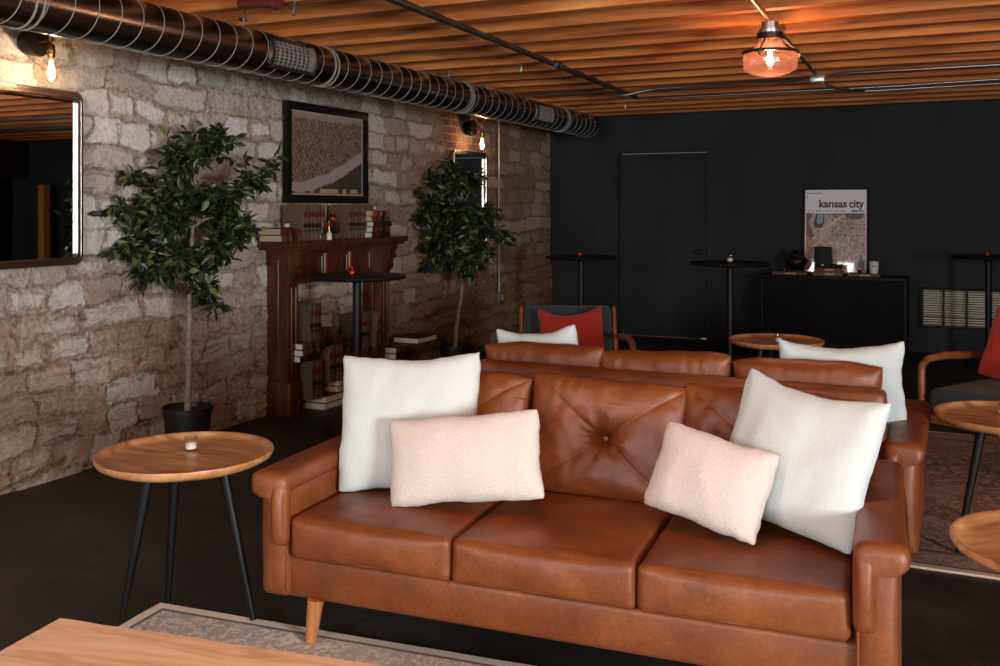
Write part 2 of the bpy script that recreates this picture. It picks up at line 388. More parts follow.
w.add(vs, fs)
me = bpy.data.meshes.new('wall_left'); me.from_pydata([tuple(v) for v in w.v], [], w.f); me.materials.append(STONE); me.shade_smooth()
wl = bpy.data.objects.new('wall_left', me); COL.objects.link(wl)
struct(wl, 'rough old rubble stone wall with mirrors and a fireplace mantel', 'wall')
struct(MB().box(-.35, -.12, YF, YB, 0, ZC).build('wall_outer', WALLP, smooth=False), 'solid backing behind the rubble stone', 'wall')
struct(MB().box(-.12, .0, YF, YB, 2.6, ZC).build('trim_3', DECK, smooth=False), 'dark timber plate on top of the stone wall', 'trim')

def holewall(name, mat, y, th, x0, x1, z1, holes, label):
    m_ = MB(); xs = sorted(set([x0, x1]+[h[0] for h in holes]+[h[1] for h in holes])); zs = sorted(set([0, z1]+[h[2] for h in holes]+[h[3] for h in holes]))
    for i in range(len(xs)-1):
        for k in range(len(zs)-1):
            cx, cz = (xs[i]+xs[i+1])/2, (zs[k]+zs[k+1])/2
            if any(h[0] < cx < h[1] and h[2] < cz < h[3] for h in holes): continue
            m_.box(xs[i], xs[i+1], y, y+th, zs[k], zs[k+1])
    return struct(m_.build(name, mat, smooth=False), label, 'wall')
holewall('wall_back', WALLP, YB, .15, -.3, XR, ZC, [(.86, 1.92, 0, 2.15)], 'flat charcoal painted wall at the far end of the room')
WINS = [(1.1, 2.3, 1.2, 2.4), (3.6, 5.0, 1.2, 2.4)]  # second (right) window is added out of view for frontal light
holewall('wall_front', PLASTER, YF-.2, .2, -.3, XR, ZC, WINS, 'plastered wall with windows behind the viewer')
RW = (-1.9, -.3, .8, 2.2)  # opening for an added unseen window that brightens the stone wall
m_ = MB()
for (a0,a1,b0,b1) in ((YF-.2,RW[0],0,ZC),(RW[1],YB,0,ZC),(RW[0],RW[1],0,RW[2]),(RW[0],RW[1],RW[3],ZC)): m_.box(XR, XR+.15, a0, a1, b0, b1)
struct(m_.build('wall_right', BLACKP, smooth=False), 'black wall on the far right side of the room', 'wall')
for i, (x0, x1, z0, z1) in enumerate(WINS):
    f = MB()
    for a_ in (x0, (x0+x1)/2-.02, x1-.04): f.box(a_, a_+.04, YF-.14, YF-.06, z0, z1)
    for a_ in (z0, (z0+z1)/2-.02, z1-.04): f.box(x0, x1, YF-.135, YF-.065, a_, a_+.04)
    struct(f.build('window_%d' % (i+1), WINFRAME, smooth=False), ('left', 'added right')[i]+' window with dark bars in the plastered wall', 'window')
f = MB()
for a_ in (RW[0], (RW[0]+RW[1])/2-.02, RW[1]-.04): f.box(XR+.05, XR+.11, a_, a_+.04, RW[2], RW[3])
for a_ in (RW[2], RW[3]-.04): f.box(XR+.055, XR+.105, RW[0], RW[1], a_, a_+.04)
struct(f.build('window_3', WINFRAME, smooth=False), 'added window with dark bars in the black right wall', 'window')

# door set flush in the back wall
d1 = thing('door_1', 'flush charcoal door set in the dark back wall', 'door', (.86, YB, 0)); d1['kind'] = 'structure'
MB().rbox(.012, 1.048, .012, .06, .012, 2.135, .003, 1).build('door_panel', WALLP, d1)
m_ = MB()
m_.prism([(-.055,0),(.006,0),(.006,2.142),(1.054,2.142),(1.054,0),(1.115,0),(1.115,2.2),(-.055,2.2)], 1, -.010, .05)
m_.build('door_casing', WALLP, d1, smooth=False)
m_ = MB(); m_.lathe([(.0,.0),(.028,.0),(.028,.006),(.010,.008),(.010,.045),(.026,.05),(.028,.062),(.02,.074),(0,.076)], 16, Matrix.Translation((.97,.012,1.0)) @ Matrix.Rotation(R(90), 4, 'X'))
m_.build('door_knob', BLACKM, d1)
struct(MB().rbox(.90, 1.86, YB-.05, YB-.005, .0, .022, .004, 1).build('trim_1', SILVER), 'bright metal threshold strip along the foot of the dark door', 'threshold')
struct(MB().rbox(1.99, XR, YB-.018, YB-.001, .0, .12, .004, 1).build('baseboard_back', WALLP), 'charcoal baseboard along the foot of the back wall', 'baseboard')

# ceiling: plank deck on close-set joists
struct(MB().box(-.3, XR, YF, YB, ZC, ZC+.1).build('ceiling', DECK, smooth=False), 'dark board deck above the timber joists', 'ceiling')
JY = [5.41+.416*k for k in range(-18, 14)]
JORD = 0
for k, y in enumerate(JY):
    j = MB().rbox(.02, XR, y-.040, y+.040, 2.58, ZC-.002, .003, 1).build('ceiling_beam', JOIST)
    from_back = len(JY)-k
    struct(j, 'reddish timber ceiling joist, number %d counting from the back wall' % from_back, 'joist'); j['group'] = 'ceiling joists'
struct(MB().rbox(9.2, 9.5, YF, YB-.02, 1.98, 2.575, .01, 1).build('ceiling_girder', simple('dark_girder', (.02,.012,.009), .6)), 'dark girder under the joists along the right side', 'girder')
p = MB().rbox(8.43, 8.55, 10.66, 10.78, 0, 1.86, .006, 1).build('timber_post', POSTW)
tag(p, 'orange timber post standing near the far right corner of the room', 'post')

# ------------------------------------------------------------------ duct
DX, DZ, DR = .75, 2.424, .128
du = thing('spiral_duct', 'long round spiral metal air duct running under the joists along the stone wall', 'duct', (DX, YF, DZ))
YL = 10.35-YF
MB().lathe([(0,0),(DR,0),(DR,YL),(0,YL)], 48, Matrix.Rotation(R(-90), 4, 'X')).build('duct_pipe', DUCTM, du)
pitch = .137; turns = int(YL/pitch); pts = []
for i in range(turns*28):
    q = 2*PI*i/28; pts.append(((DR+.001)*math.cos(q), pitch*i/28, (DR+.001)*math.sin(q)))
MB().tube(pts, .0020, 5).build('spiral_seam', SEAMM, du)
def arc_patch(m_, r0, r1, y0, y1, a0, a1, n=6):
    vs, fs = [], []
    for i in range(n+1):
        q = a0+(a1-a0)*i/n
        for r_, y_ in ((r0, y0), (r1, y0), (r1, y1), (r0, y1)): vs.append((r_*math.cos(q), y_, r_*math.sin(q)))
    for i in range(n):
        for k in range(4): fs.append((i*4+k, i*4+(k+1) % 4, (i+1)*4+(k+1) % 4, (i+1)*4+k))
    fs.append((0,1,2,3)); fs.append((n*4+3, n*4+2, n*4+1, n*4)); m_.add(vs, fs)
REGB = simple('register_recess', (.02,.021,.022), .5, .3)
for yc in (4.80, 8.76):
    yl = yc-YF; a0, a1 = R(-34), R(30); rg = MB(); r0, r1 = DR-.002, DR+.014
    arc_patch(rg, r0, DR+.004, yl-.2, yl+.2, a0, a1)
    ro = rg.build('air_register', REGB, du, ang=50)
    fr = MB()
    arc_patch(fr, r0, r1, yl-.225, yl-.195, a0-.14, a1+.14); arc_patch(fr, r0, r1, yl+.195, yl+.225, a0-.14, a1+.14)
    arc_patch(fr, r0, r1, yl-.225, yl+.225, a0-.16, a0); arc_patch(fr, r0, r1, yl-.225, yl+.225, a1, a1+.16)
    fr.build('register_frame', PIPEM, ro, ang=50)
    lv = MB()
    for k in range(7): q = a0+(a1-a0)*(k+.5)/7; arc_patch(lv, DR+.002, DR+.012, yl-.2, yl+.2, q-.028, q+.028, 1)
    for k in range(10): y_ = yl-.19+.38*k/9; arc_patch(lv, DR+.004, DR+.013, y_-.004, y_+.004, a0, a1)
    arc_patch(lv, DR+.002, DR+.014, yl+.165, yl+.2, a0, a1)
    lv.build('louver', GRILLM, ro, ang=50)
for yc in (5.25, 7.2, 9.4, 3.0):
    c_ = MB(); yl = yc-YF
    for dy in (-.02, .02): c_.lathe([(DR, -.004),(DR+.005,-.003),(DR+.005,.003),(DR,.004)], 40, Matrix.Translation((0, yl+dy, 0)) @ Matrix.Rotation(R(-90), 4, 'X'))
    c_.build('duct_collar', SEAMM, du)
for yc in (4.42, 6.9, 9.3, 2.1):
    c_ = MB().tube([(.05, yc-YF, DR-.01), (.055, yc-YF+.01, .17), (.05, yc-YF, .36)], .004, 6)
    c_.rbox(.03, .07, yc-YF-.02, yc-YF+.02, .15, .17, .003, 1)
    c_.build('hanger_strap', CONDM, du)

# ------------------------------------------------------------------ pipes under the joists
def pipe(name, label, cat, pts, r, mat, extra=None):
    m_ = MB().tube(pts, r, 12)
    if extra: extra(m_)
    return tag(m_.build(name, mat), label, cat)
def coup(pts, r):
    def f(m_):
        for (x, y, z, ax) in pts:
            M = Matrix.Translation((x, y, z)) @ (Matrix.Rotation(R(90), 4, 'X') if ax == 'y' else Matrix.Rotation(R(90), 4, 'Y'))
            m_.lathe([(0,-.04),(r,-.04),(r,-.028),(r*.93,-.026),(r*.93,.026),(r,.028),(r,.04),(0,.04)], 14, M)
    return f
pipe('steel_pipe', 'dark steel sprinkler pipe crossing under the joists from the front, left of the pendant', 'pipe',
     [(2.20,-2.25,2.553),(1.94,4.2,2.553),(1.80,7.6,2.553),(1.745,8.9,2.553)], .021, PIPEM, coup([(1.855,6.62,2.553,'y')], .029))
pipe('conduit', 'thin steel conduit bending under the dark pipe and entering the junction box', 'conduit',
     [(.80,8.47,2.568),(1.55,8.47,2.568),(1.66,8.45,2.545),(1.735,8.43,2.522),(1.81,8.43,2.522),(1.9,8.46,2.545),(2.05,8.47,2.568),(3.2,8.40,2.568),(3.36,8.27,2.566),(3.43,8.24,2.566)], .0115, CONDM)
pipe('conduit', 'thin steel conduit leaving the junction box toward the right wall', 'conduit',
     [(3.54,8.22,2.566),(3.62,8.2,2.566),(3.75,8.13,2.567),(4.6,8.13,2.567),(9.1,8.1,2.567)], .0115, CONDM)
pipe('conduit', 'straight steel conduit running the full width nearest the back wall', 'conduit',
     [(1.78,9.2,2.567),(4.0,9.17,2.567),(5.2,8.98,2.567),(9.1,8.9,2.567)], .0115, CONDM)
pipe('conduit', 'steel conduit curving out from below the junction box', 'conduit',
     [(3.50,8.32,2.552),(3.50,8.7,2.55),(3.56,9.0,2.55),(3.75,9.33,2.553),(4.8,9.35,2.566),(9.1,9.3,2.567)], .0115, CONDM)
jb = thing('junction_box', 'small square steel junction box where the ceiling conduits meet', 'junction box', (3.485,8.23,2.53))
MB().rbox(-.055,.055,-.055,.055,-.012,.045,.006,2).build('box_body', simple('zinc_plate', (.55,.57,.58), .35, .85), jb)
for q in (-.035, .035): MB().lathe([(0,-.006),(.008,-.006),(.008,0),(0,0)], 10, Matrix.Translation((q,q,-.012))).build('screw', CONDM, jb)
pipe('pendant_conduit', 'dark conduit from the pendant light back to the junction box', 'conduit',
     [(3.548,5.74,2.565),(3.53,6.4,2.567),(3.49,8.17,2.56)], .0125, PIPEM)
pipe('pendant_conduit', 'copper coloured conduit reaching the pendant from the front of the room', 'conduit',
     [(3.66,1.2,2.566),(3.58,4.6,2.566),(3.553,5.56,2.565)], .0125, simple('copper_paint', (.55,.20,.12), .35, .8))
for (x, y), lb in (((1.366,4.15), 'small bright hanger clip under a joist beside the near air register'), ((1.55,6.66), 'small bright hanger clip under a joist left of the dark pipe'), ((1.42,9.57), 'small bright hanger clip under a joist beyond the conduits')):
    h_ = thing('hanger_clip', lb, 'clip', (x, y, 2.58), 0, 'ceiling hanger clips')
    MB().rbox(-.022,.022,-.02,.02,-.012,0,.003,1).build('plate', CONDM, h_)
    MB().tube([(0,0,-.01),(.004,0,-.035),(-.004,0,-.055),(0,0,-.07)], [.006,.009,.006,.008], 8).build('hook', CONDM, h_)
rp = thing('red_pipe_fitting', 'dark red painted pipe fitting between the joists above the duct', 'pipe fitting', (1.27,4.0,2.553))
MB().tube([(-.14,.0,.012),(-.05,0,.012),(.06,0,.004),(.10,0,.0)], [.022,.024,.034,.034], 14).build('pipe_body', REDPNT, rp)
MB().lathe([(0,-.02),(.04,-.018),(.042,.02),(0,.022)], 8, Matrix.Translation((.10,0,0)) @ Matrix.Rotation(R(90),4,'Y')).build('end_cap', REDPNT, rp)

# ------------------------------------------------------------------ pendants
def make_pendant(label, loc):
    t = thing('pendant_light', label, 'light', loc, 0, 'copper glass pendant lights')
    b = MB(); b.lathe([(0,.0),(.05,.0),(.05,-.035),(.062,-.038),(.062,-.07),(.055,-.085),(0,-.085)], 24); b.build('canopy', CONDM, t)
    MB().lathe([(.066,-.062),(.074,-.062),(.074,-.098),(.066,-.098)], 24).build('neck_ring', simple('dark_ring', (.05,.03,.025), .4, .8), t)
    prof = [(.060,-.08),(.062,-.105),(.070,-.130),(.100,-.152),(.138,-.168),(.148,-.178),(.150,-.20),(.148,-.255),(.140,-.272),(.105,-.290),(.055,-.303),(0,-.308)]
    MB().lathe(prof, 40).build('glass_shade', PINKG, t)
    MB().lathe([(.147,-.166),(.156,-.166),(.157,-.182),(.149,-.182)], 40).build('band', simple('dark_band', (.06,.03,.022), .35, .8), t)
    for k in range(3):
        q = R(20+120*k); st = MB()
        st.tube([(.068*math.cos(q),.068*math.sin(q),-.085),(.11*math.cos(q),.11*math.sin(q),-.13),(.157*math.cos(q),.157*math.sin(q),-.165),(.160*math.cos(q),.160*math.sin(q),-.205)], .005, 6)
        st.lathe([(0,-.01),(.011,-.006),(.011,.006),(0,.01)], 8, Matrix.Translation((.165*math.cos(q),.165*math.sin(q),-.19)))
        st.build('strap', PIPEM, t)
    MB().lathe([(0,-.08),(.018,-.08),(.018,-.15),(0,-.15)], 12).build('socket', simple('copper_socket', (.5,.2,.12), .4, .8), t)
    MB().lathe([(0,-.148),(.016,-.15),(.022,-.175),(.03,-.20),(.03,-.225),(.018,-.245),(0,-.25)], 16).build('bulb', thin_glass('bulb_glass', (1,.86,.7), .1), t)
    MB().tube([(-.008,0,-.16),(-.012,0,-.225),(0,0,-.17),(.012,0,-.225),(.008,0,-.16)], .0032, 6).build('filament', emit('pendant_filament', (1.,.6,.35), 60.), t)
    return t
PEND = (3.552,5.65,2.555)
pend = make_pendant('copper tinted glass pendant light with glowing bulb under the joists', PEND)
dup(pend, (3.63,2.0,2.555), .4, 'added copper tinted glass pendant light on the same run nearer the front wall')  # these four copies are added out of view as warm overhead fill
dup(pend, (3.70,-1.3,2.555), .9, 'added copper tinted glass pendant light behind the viewer near the windows')
dup(pend, (7.2,6.2,2.555), .8, 'added copper tinted glass pendant light far to the right of the seating')
dup(pend, (7.0,2.0,2.555), .2, 'added copper tinted glass pendant light at the right front of the room')
def point(name, loc, e, c, r):
    l = bpy.data.lights.new(name, 'POINT'); l.energy = e; l.color = c; l.shadow_soft_size = r
    o = bpy.data.objects.new(name, l); COL.objects.link(o); o.location = loc; return o
for (x, y, e) in ((3.552,5.65,28),(3.63,2.0,66),(3.70,-1.3,40),(7.2,6.2,26),(7.0,2.0,40)):  # all but the first light the added unseen pendants
    point('pendant_bulb_light', (x, y, 2.345), e, (1.,.86,.70), .028)

# ------------------------------------------------------------------ wall sconces
EDISON = thin_glass('edison_glass', (1.,.88,.72), .15, .03, .008, (1.,.62,.30))
def make_sconce(label, loc, drop):
    t = thing('wall_sconce', label, 'light', loc, 0, 'edison bulb sconces')
    MB().lathe([(0,0),(.066,0),(.070,.01),(.078,.070),(.079,.082),(.074,.087),(0,.088)], 36, Matrix.Rotation(R(90),4,'Y')).build('backplate', simple('sconce_black', (.005,.0045,.004), .5, spec=.12), t)
    a = MB().tube([(.086,0,.0),(.15,0,.0),(.168,0,-.002),(.176,0,-.012),(.178,0,-.03)], .0075, 10)
    a.lathe([(0,-.014),(.013,-.012),(.013,.012),(0,.014)], 12, Matrix.Translation((.178,0,.006)))
    a.build('arm', BRASS, t)
    MB().lathe([(0,-.02),(.014,-.02),(.020,-.03),(.020,-.052),(.024,-.054),(.024,-.062),(.019,-.064),(.021,-.084),(.017,-.094),(0,-.094)], 20, Matrix.Translation((.178,0,0))).build('socket', BRASS, t)
    prof = [(.013,-.092),(.016,-.105),(.026,-.135),(.034,-.165),(.035,-.185),(.028,-.208),(.014,-.222),(.004,-.228),(0,-.229)]
    MB().lathe(prof, 24, Matrix.Translation((.178,0,0))).build('bulb', EDISON, t)
    f = MB()
    for k in range(4):
        q = PI/4+PI/2*k; f.tube([(.178+.006*math.cos(q),.006*math.sin(q),-.105),(.178+.015*math.cos(q),.015*math.sin(q),-.195)], .0022, 5)
    f.build('filament', emit('sconce_filament', (1.,.62,.28), 40.), t)
    point('sconce_bulb_light', (loc[0]+.178, loc[1], loc[2]-.165), 7.5, (1.,.66,.38), .026)
    return t
make_sconce('black disc wall sconce with bare bulb above the larger mirror on stone', (.012,3.625,2.385), 0)
make_sconce('black disc wall sconce with bare bulb on the brick patch near the corner', (.012,8.745,2.305), 0)

# ------------------------------------------------------------------ mirrors
def rrect(hw, hh, r, n=8):
    out = []
    for cx, cz, a0 in ((hw-r, hh-r, 0), (-hw+r, hh-r, 90), (-hw+r, -hh+r, 180), (hw-r, -hh+r, 270)):
        for k in range(n+1):
            q = R(a0+90*k/n); out.append((cx+r*math.cos(q), cz+r*math.sin(q)))
    return out
def make_mirror(label, yc, zc, hw, hh):
    t = thing('wall_mirror', label, 'mirror', (.0, yc, zc), 0, 'rounded metal framed wall mirrors')
    prof = [(0,.004),(0,.030),(.004,.034),(.018,.034),(.020,.031),(.0225,.031),(.0245,.034),(.040,.034),(.042,.030),(.042,.012)]   # inset, depth
    m_ = MB(); n = None; vs = []; fs = []
    for ins, dp in prof:
        loop = rrect(hw-ins, hh-ins, .055-ins*.6); n = len(loop); vs += [(dp, p[0], p[1]) for p in loop]
    P = len(prof)
    for i in range(P-1):
        for k in range(n): fs.append((i*n+k, i*n+(k+1) % n, (i+1)*n+(k+1) % n, (i+1)*n+k))
    m_.add(vs, fs); m_.build('mirror_frame', SILVER, t, ang=40)
    g = MB(); loop = rrect(hw-.04, hh-.04, .03); vs = [(.013, p[0], p[1]) for p in loop]+[(.005, p[0], p[1]) for p in loop]; k = len(loop)
    g.add(vs, [list(range(k)), [k+i for i in range(k)][::-1]]+[(i, (i+1) % k, k+(i+1) % k, k+i) for i in range(k)]); g.build('mirror_glass', MIRRORM, t, smooth=False)
    return t
make_mirror('large rounded mirror below the near wall sconce, reflecting the timber ceiling', 3.60, 1.667, .375, .488)
make_mirror('narrow rounded mirror on the wall half hidden behind the far potted tree', 8.80, 1.59, .375, .488)

# ------------------------------------------------------------------ framed bird's-eye view
pf = thing('framed_picture', 'black framed sepia bird\'s eye town view hung above the mantel shelf', 'picture', (.012, 5.80, 1.538))
PW, PH = 1.095, .76
m_ = MB(); q = .062
for (a0,a1,b0,b1) in ((0,PW,0,q),(0,PW,PH-q,PH),(0,q,q,PH-q),(PW-q,PW,q,PH-q)): m_.rbox(0,.034,a0,a1,b0,b1,.004,2)
m_.build('picture_frame', BLACKP, pf)
def art_mat():
    m, nt, b, o = newmat('sepia_print'); co = coords(nt)
    sp = nt.nodes.new('ShaderNodeSeparateXYZ'); L(nt, co, sp.inputs[0]); U = math_(nt, 'MULTIPLY', sp.outputs[1], 1/PW); V = math_(nt, 'MULTIPLY', sp.outputs[2], 1/PH)
    ns = N(nt, 'ShaderNodeTexNoise', Scale=24., Detail=9., Roughness=.78); L(nt, co, ns.inputs['Vector'])
    nb = N(nt, 'ShaderNodeTexNoise', Scale=6., Detail=4.); L(nt, co, nb.inputs['Vector'])
    cb = nt.nodes.new('ShaderNodeCombineXYZ')
    L(nt, math_(nt, 'ADD', U, math_(nt, 'MULTIPLY', V, .55)), cb.inputs[0]); L(nt, math_(nt, 'SUBTRACT', V, math_(nt, 'MULTIPLY', U, -.42)), cb.inputs[1])
    bk = nt.nodes.new('ShaderNodeTexBrick'); L(nt, cb.outputs[0], bk.inputs['Vector'])
    for k, v in (('Scale', 1.), ('Brick Width', .045), ('Row Height', .030), ('Mortar Size', .0035)): bk.inputs[k].default_value = v
    bk.offset = 0; bk.inputs['Color1'].default_value = (.075,.054,.044,1); bk.inputs['Color2'].default_value = (.092,.068,.055,1); bk.inputs['Mortar'].default_value = (.26,.205,.17,1)
    col = mixc(nt, .95, bk.outputs[0], ramp(nt, ns.outputs[0], [(.36,(.22,.2,.19)),(.62,(2.0,1.9,1.8))]).outputs[0], 'MULTIPLY')
    # river sweeping from lower left to right
    rv = math_(nt, 'SUBTRACT', V, math_(nt, 'ADD', .13, math_(nt, 'MULTIPLY', math_(nt, 'POWER', math_(nt, 'MAXIMUM', U, .001), 1.7), .42)))
    rv = math_(nt, 'ADD', rv, math_(nt, 'MULTIPLY', math_(nt, 'SUBTRACT', nb.outputs[0], .5), .10))
    river = ramp(nt, math_(nt, 'ABSOLUTE', rv), [(.055,(1,1,1)),(.075,(0,0,0))]); col = mixc(nt, river.outputs[0], col, (.33,.285,.29))
    dk = ramp(nt, math_(nt, 'ADD', rv, .5), [(.415,(1,1,1)),(.435,(0,0,0))]); col = mixc(nt, math_(nt, 'MULTIPLY', dk.outputs[0], .9), col, mixc(nt, ns.outputs[0], (.012,.014,.012), (.06,.062,.052)))
    sky = ramp(nt, math_(nt, 'ADD', V, math_(nt, 'MULTIPLY', nb.outputs[0], .08)), [(.87,(0,0,0)),(.90,(1,1,1))]); col = mixc(nt, sky.outputs[0], col, (.27,.23,.205))
    cap = ramp(nt, V, [(.118,(1,1,1)),(.122,(0,0,0))]); col = mixc(nt, cap.outputs[0], col, (.085,.055,.045))
    L(nt, col, b.inputs['Base Color']); b.inputs['Roughness'].default_value = .35
    return m
MB().box(.004,.012,q,PW-q,q,PH-q).build('print', art_mat(), pf, smooth=False)
m_ = MB()
for (a0,a1,b0,b1) in ((q,PW-q,q,q+.012),(q,PW-q,PH-q-.012,PH-q),(q,q+.010,q+.012,PH-q-.012),(PW-q-.010,PW-q,q+.012,PH-q-.012)): m_.box(.010,.0145,a0,a1,b0,b1)
m_.build('print_margin', simple('print_margin_paper', (.36,.31,.28), .6), pf, smooth=False)
m_ = MB()
for a0, a1 in ((.12,.24),(.44,.68),(.86,.96)): m_.rbox(.0115,.0145,a0,a1,.078,.112,.001,1)
for a0 in (.33,.77): m_.lathe([(0,0),(.022,0),(.022,.003),(0,.003)], 18, Matrix.Translation((.0115,a0,.095)) @ Matrix.Rotation(R(90),4,'Y'))
m_.build('caption_box', simple('caption_paper', (.34,.28,.22), .6), pf, smooth=False)

# ------------------------------------------------------------------ conduit with outlet on the wall
oc = thing('outlet_box', 'steel outlet box on a thin vertical conduit near the wall corner', 'outlet', (.0, 9.48, .50))
m_ = MB().tube([(.03,0,.08),(.03,0,1.0),(.032,-.005,1.8),(.03,0,2.06)], .0105, 10); m_.build('conduit', simple('painted_conduit', (.38,.36,.33), .4, .7), oc)
MB().rbox(0,.06,-.045,.045,-.04,.09,.006,2).build('box_body', simple('grey_box', (.16,.16,.155), .45, .6), oc)
for i, dz in enumerate((.02,.055)): MB().lathe([(0,0),(.017,0),(.015,.008),(0,.009)], 16, Matrix.Translation((.06,.012,dz)) @ Matrix.Rotation(R(90),4,'Y')).build('socket', simple('outlet_face%d' % i, (.45,.45,.45), .4), oc)

# ------------------------------------------------------------------ fireplace mantel
MY0, MY1 = 5.62, 6.99
mt = thing('fireplace_mantel', 'dark mahogany fireplace mantel with pilasters and carved brackets against the stone wall', 'mantel', (0, MY0, 0))
ML = MY1-MY0
m_ = MB(); m_.rbox(0,.30,-.10,ML+.13,1.218,1.262,.008,2); m_.rbox(0,.275,-.07,ML+.10,1.196,1.219,.006,2); m_.build('shelf', MAHOG, mt)
for s_ in (0, 1):
    y0 = 0 if s_ == 0 else ML-.135
    lg = MB(); lg.rbox(.0,.205,y0,y0+.135,.0,.25,.006,2); lg.rbox(.0,.19,y0+.008,y0+.127,.25,1.198,.005,2)
    lo = lg.build('pilaster', MAHOG, mt)
    ft = MB(); ft.rbox(.188,.198,y0+.035,y0+.048,.30,.93,.003,1); ft.rbox(.188,.198,y0+.087,y0+.100,.30,.93,.003,1)
    ft.rbox(.098,.106,y0+.003,y0+.010,.27,1.13,.002,1)
    ft.build('fluting', MAHOG, lo)
    sc = [(.188,1.198),(.285,1.198),(.285,1.165),(.268,1.155),(.262,1.135),(.272,1.115),(.268,1.09),(.245,1.07),(.238,1.05),(.246,1.03),(.240,1.005),(.218,.985),(.210,.96),(.188,.945)]
    br = MB(); br.prism(sc, 1, y0+.022, y0+.113); br.build('bracket', MAHOG, mt, ang=25)
m_ = MB(); m_.rbox(.02,.150,.125,ML-.125,.955,1.198,.004,1); m_.rbox(.02,.165,.125,ML-.125,.945,.975,.006,2); m_.rbox(.02,.165,.125,ML-.125,1.165,1.198,.006,2)
m_.build('frieze', MAHOG, mt)
for k in range(3):
    a0 = .165+.03+(ML-.33-.06)*k/3; a1 = .165+.03+(ML-.33-.06)*(k+1)/3-.05
    pn = MB()
    for (c0,c1,b0,b1) in ((a0,a1,1.0,1.012),(a0,a1,1.135,1.147),(a0,a0+.012,1.0,1.147),(a1-.012,a1,1.0,1.147)): pn.rbox(.148,.158,c0,c1,b0,b1,.003,1)
    pn.build('frieze_panel', MAHOG, mt)
for k in (1, 2):
    a0 = .165+.03+(ML-.33-.06)*k/3-.04
    MB().rbox(.148,.168,a0,a0+.035,.985,1.16,.004,1).build('frieze_block', WALNUT, mt)

# ------------------------------------------------------------------ books
TAN = simple('tan_buckram', (.12,.073,.042), .7, 0, .15, 40); TAND = simple('taupe_buckram', (.078,.053,.036), .72, 0, .15, 40)
BROWNB = simple('brown_buckram', (.085,.045,.026), .65, 0, .2, 40); REDB = simple('oxblood_buckram', (.10,.018,.014), .6, 0, .2, 40); BLKB = simple('black_buckram', (.013,.012,.012), .6)
GRNB = simple('olive_buckram', (.045,.04,.024), .65, 0, .2, 40); ORGB = simple('orange_buckram', (.25,.085,.025), .6)
LBR = simple('red_label', (.11,.010,.008), .5); LBK = simple('black_label', (.006,.006,.007), .5)
def book(label, group, loc, th, h, d, cov, pages=PAPERB, lying=False, labels=True, rz=0, lean=0, spin=0, flip=False):
    """spine on local +X; upright: thickness along Y, lying: height along Y"""
    t = thing('book', label, 'book', loc, rz, group)
    if lying: M = Matrix.Rotation(spin, 4, 'Z') @ Matrix.Translation((0, h/2, th/2)) @ Matrix.Rotation(R(90), 4, 'X')
    if flip: M = Matrix.Translation((d, h, 0)) @ Matrix.Rotation(PI, 4, 'Z') @ M
    if not lying: M = Matrix.Rotation(lean, 4, 'X') @ Matrix.Translation((0, th/2, 0))
    c = .0035
    b = MB(); b.box(0,d-.006,-th/2,-th/2+c,0,h,M); b.box(0,d-.006,th/2-c,th/2,0,h,M)
    sp = [(d-.008,-th/2),(d-.002,-th/2+.001),(d+.002,-th*.25),(d+.003,0),(d+.002,th*.25),(d-.002,th/2-.001),(d-.008,th/2),(d-.008,th/2-c),(d-.003,0),(d-.008,-th/2+c)]
    b.prism(sp, 2, 0, h, M)
    b.build('cover', cov, t, ang=30)
    MB().box(.005,d-.006,-th/2+c,th/2-c,.005,h-.005,M).build('page_block', pages, t, smooth=False)
    if labels:
        e = .0045
        def band(z0, z1): return [(d+.0005,-th/2+.002),(d+e,-th*.25),(d+e+.0008,0),(d+e,th*.25),(d+.0005,th/2-.002)]
        r_ = MB()
        for z0, z1 in ((.66,.80),): r_.prism(band(0,0), 2, z0*h, z1*h, M)
        r_.build('title_label', LBR, t)
        r_ = MB()
        for z0, z1 in ((.36,.48),(.26,.30)): r_.prism(band(0,0), 2, z0*h, z1*h, M)
        r_.build('volume_label', LBK, t)
    return t
ORD = ['first','second','third','fourth','fifth','sixth','seventh','eighth','ninth','tenth']
SH = 1.2625
# left row of law books, standing
y = 5.665
def row(y, n, th, h, d, x, z, where, group, covs, gap=.0015, hv=.006, labels=True):
    for k in range(n):
        cv, nm = covs[k % len(covs)]
        book('%s law book, %s in the %s' % (nm, ORD[k], where), group, (x, y, z), th, h+random.uniform(-hv, hv), d, cv, PAPERT, labels=labels)
        y += th+gap
    return y
CT = [(TAN,'tan'),(TAND,'taupe'),(TAN,'tan')]
g1 = 'law books on the mantel shelf'
row(5.765, 6, .044, .262, .19, .03, SH, 'left row on the mantel shelf, from the left', g1, CT)
for k, (cv, nm) in enumerate(((BROWNB,'brown'),(REDB,'oxblood'))):
    book('%s book lying flat on the mantel\'s left end, %s of two' % (nm, ('lower','upper')[k]), 'books lying on the mantel left end', (.08, 5.535+.012*(1-k), SH+k*.0475), .047, .215, .205, cv, PAPERT, True)
row(6.345, 8, .043, .262, .19, .03, SH, 'right row on the mantel shelf, from the left', g1, [(TAN,'tan'),(TAND,'taupe'),(TAN,'tan'),(TAND,'taupe')])
for k, (cv, nm) in enumerate(((BROWNB,'brown'),(BLKB,'black'),(REDB,'oxblood'))):
    book('%s book lying flat between the upright mantel rows, %s of three' % (nm, ('lowest','middle','top')[k]), 'books lying between the mantel rows', (.065, 6.075+.008*k, SH+k*.0445), .044, .225-.012*k, .175, cv, PAPERT, True)
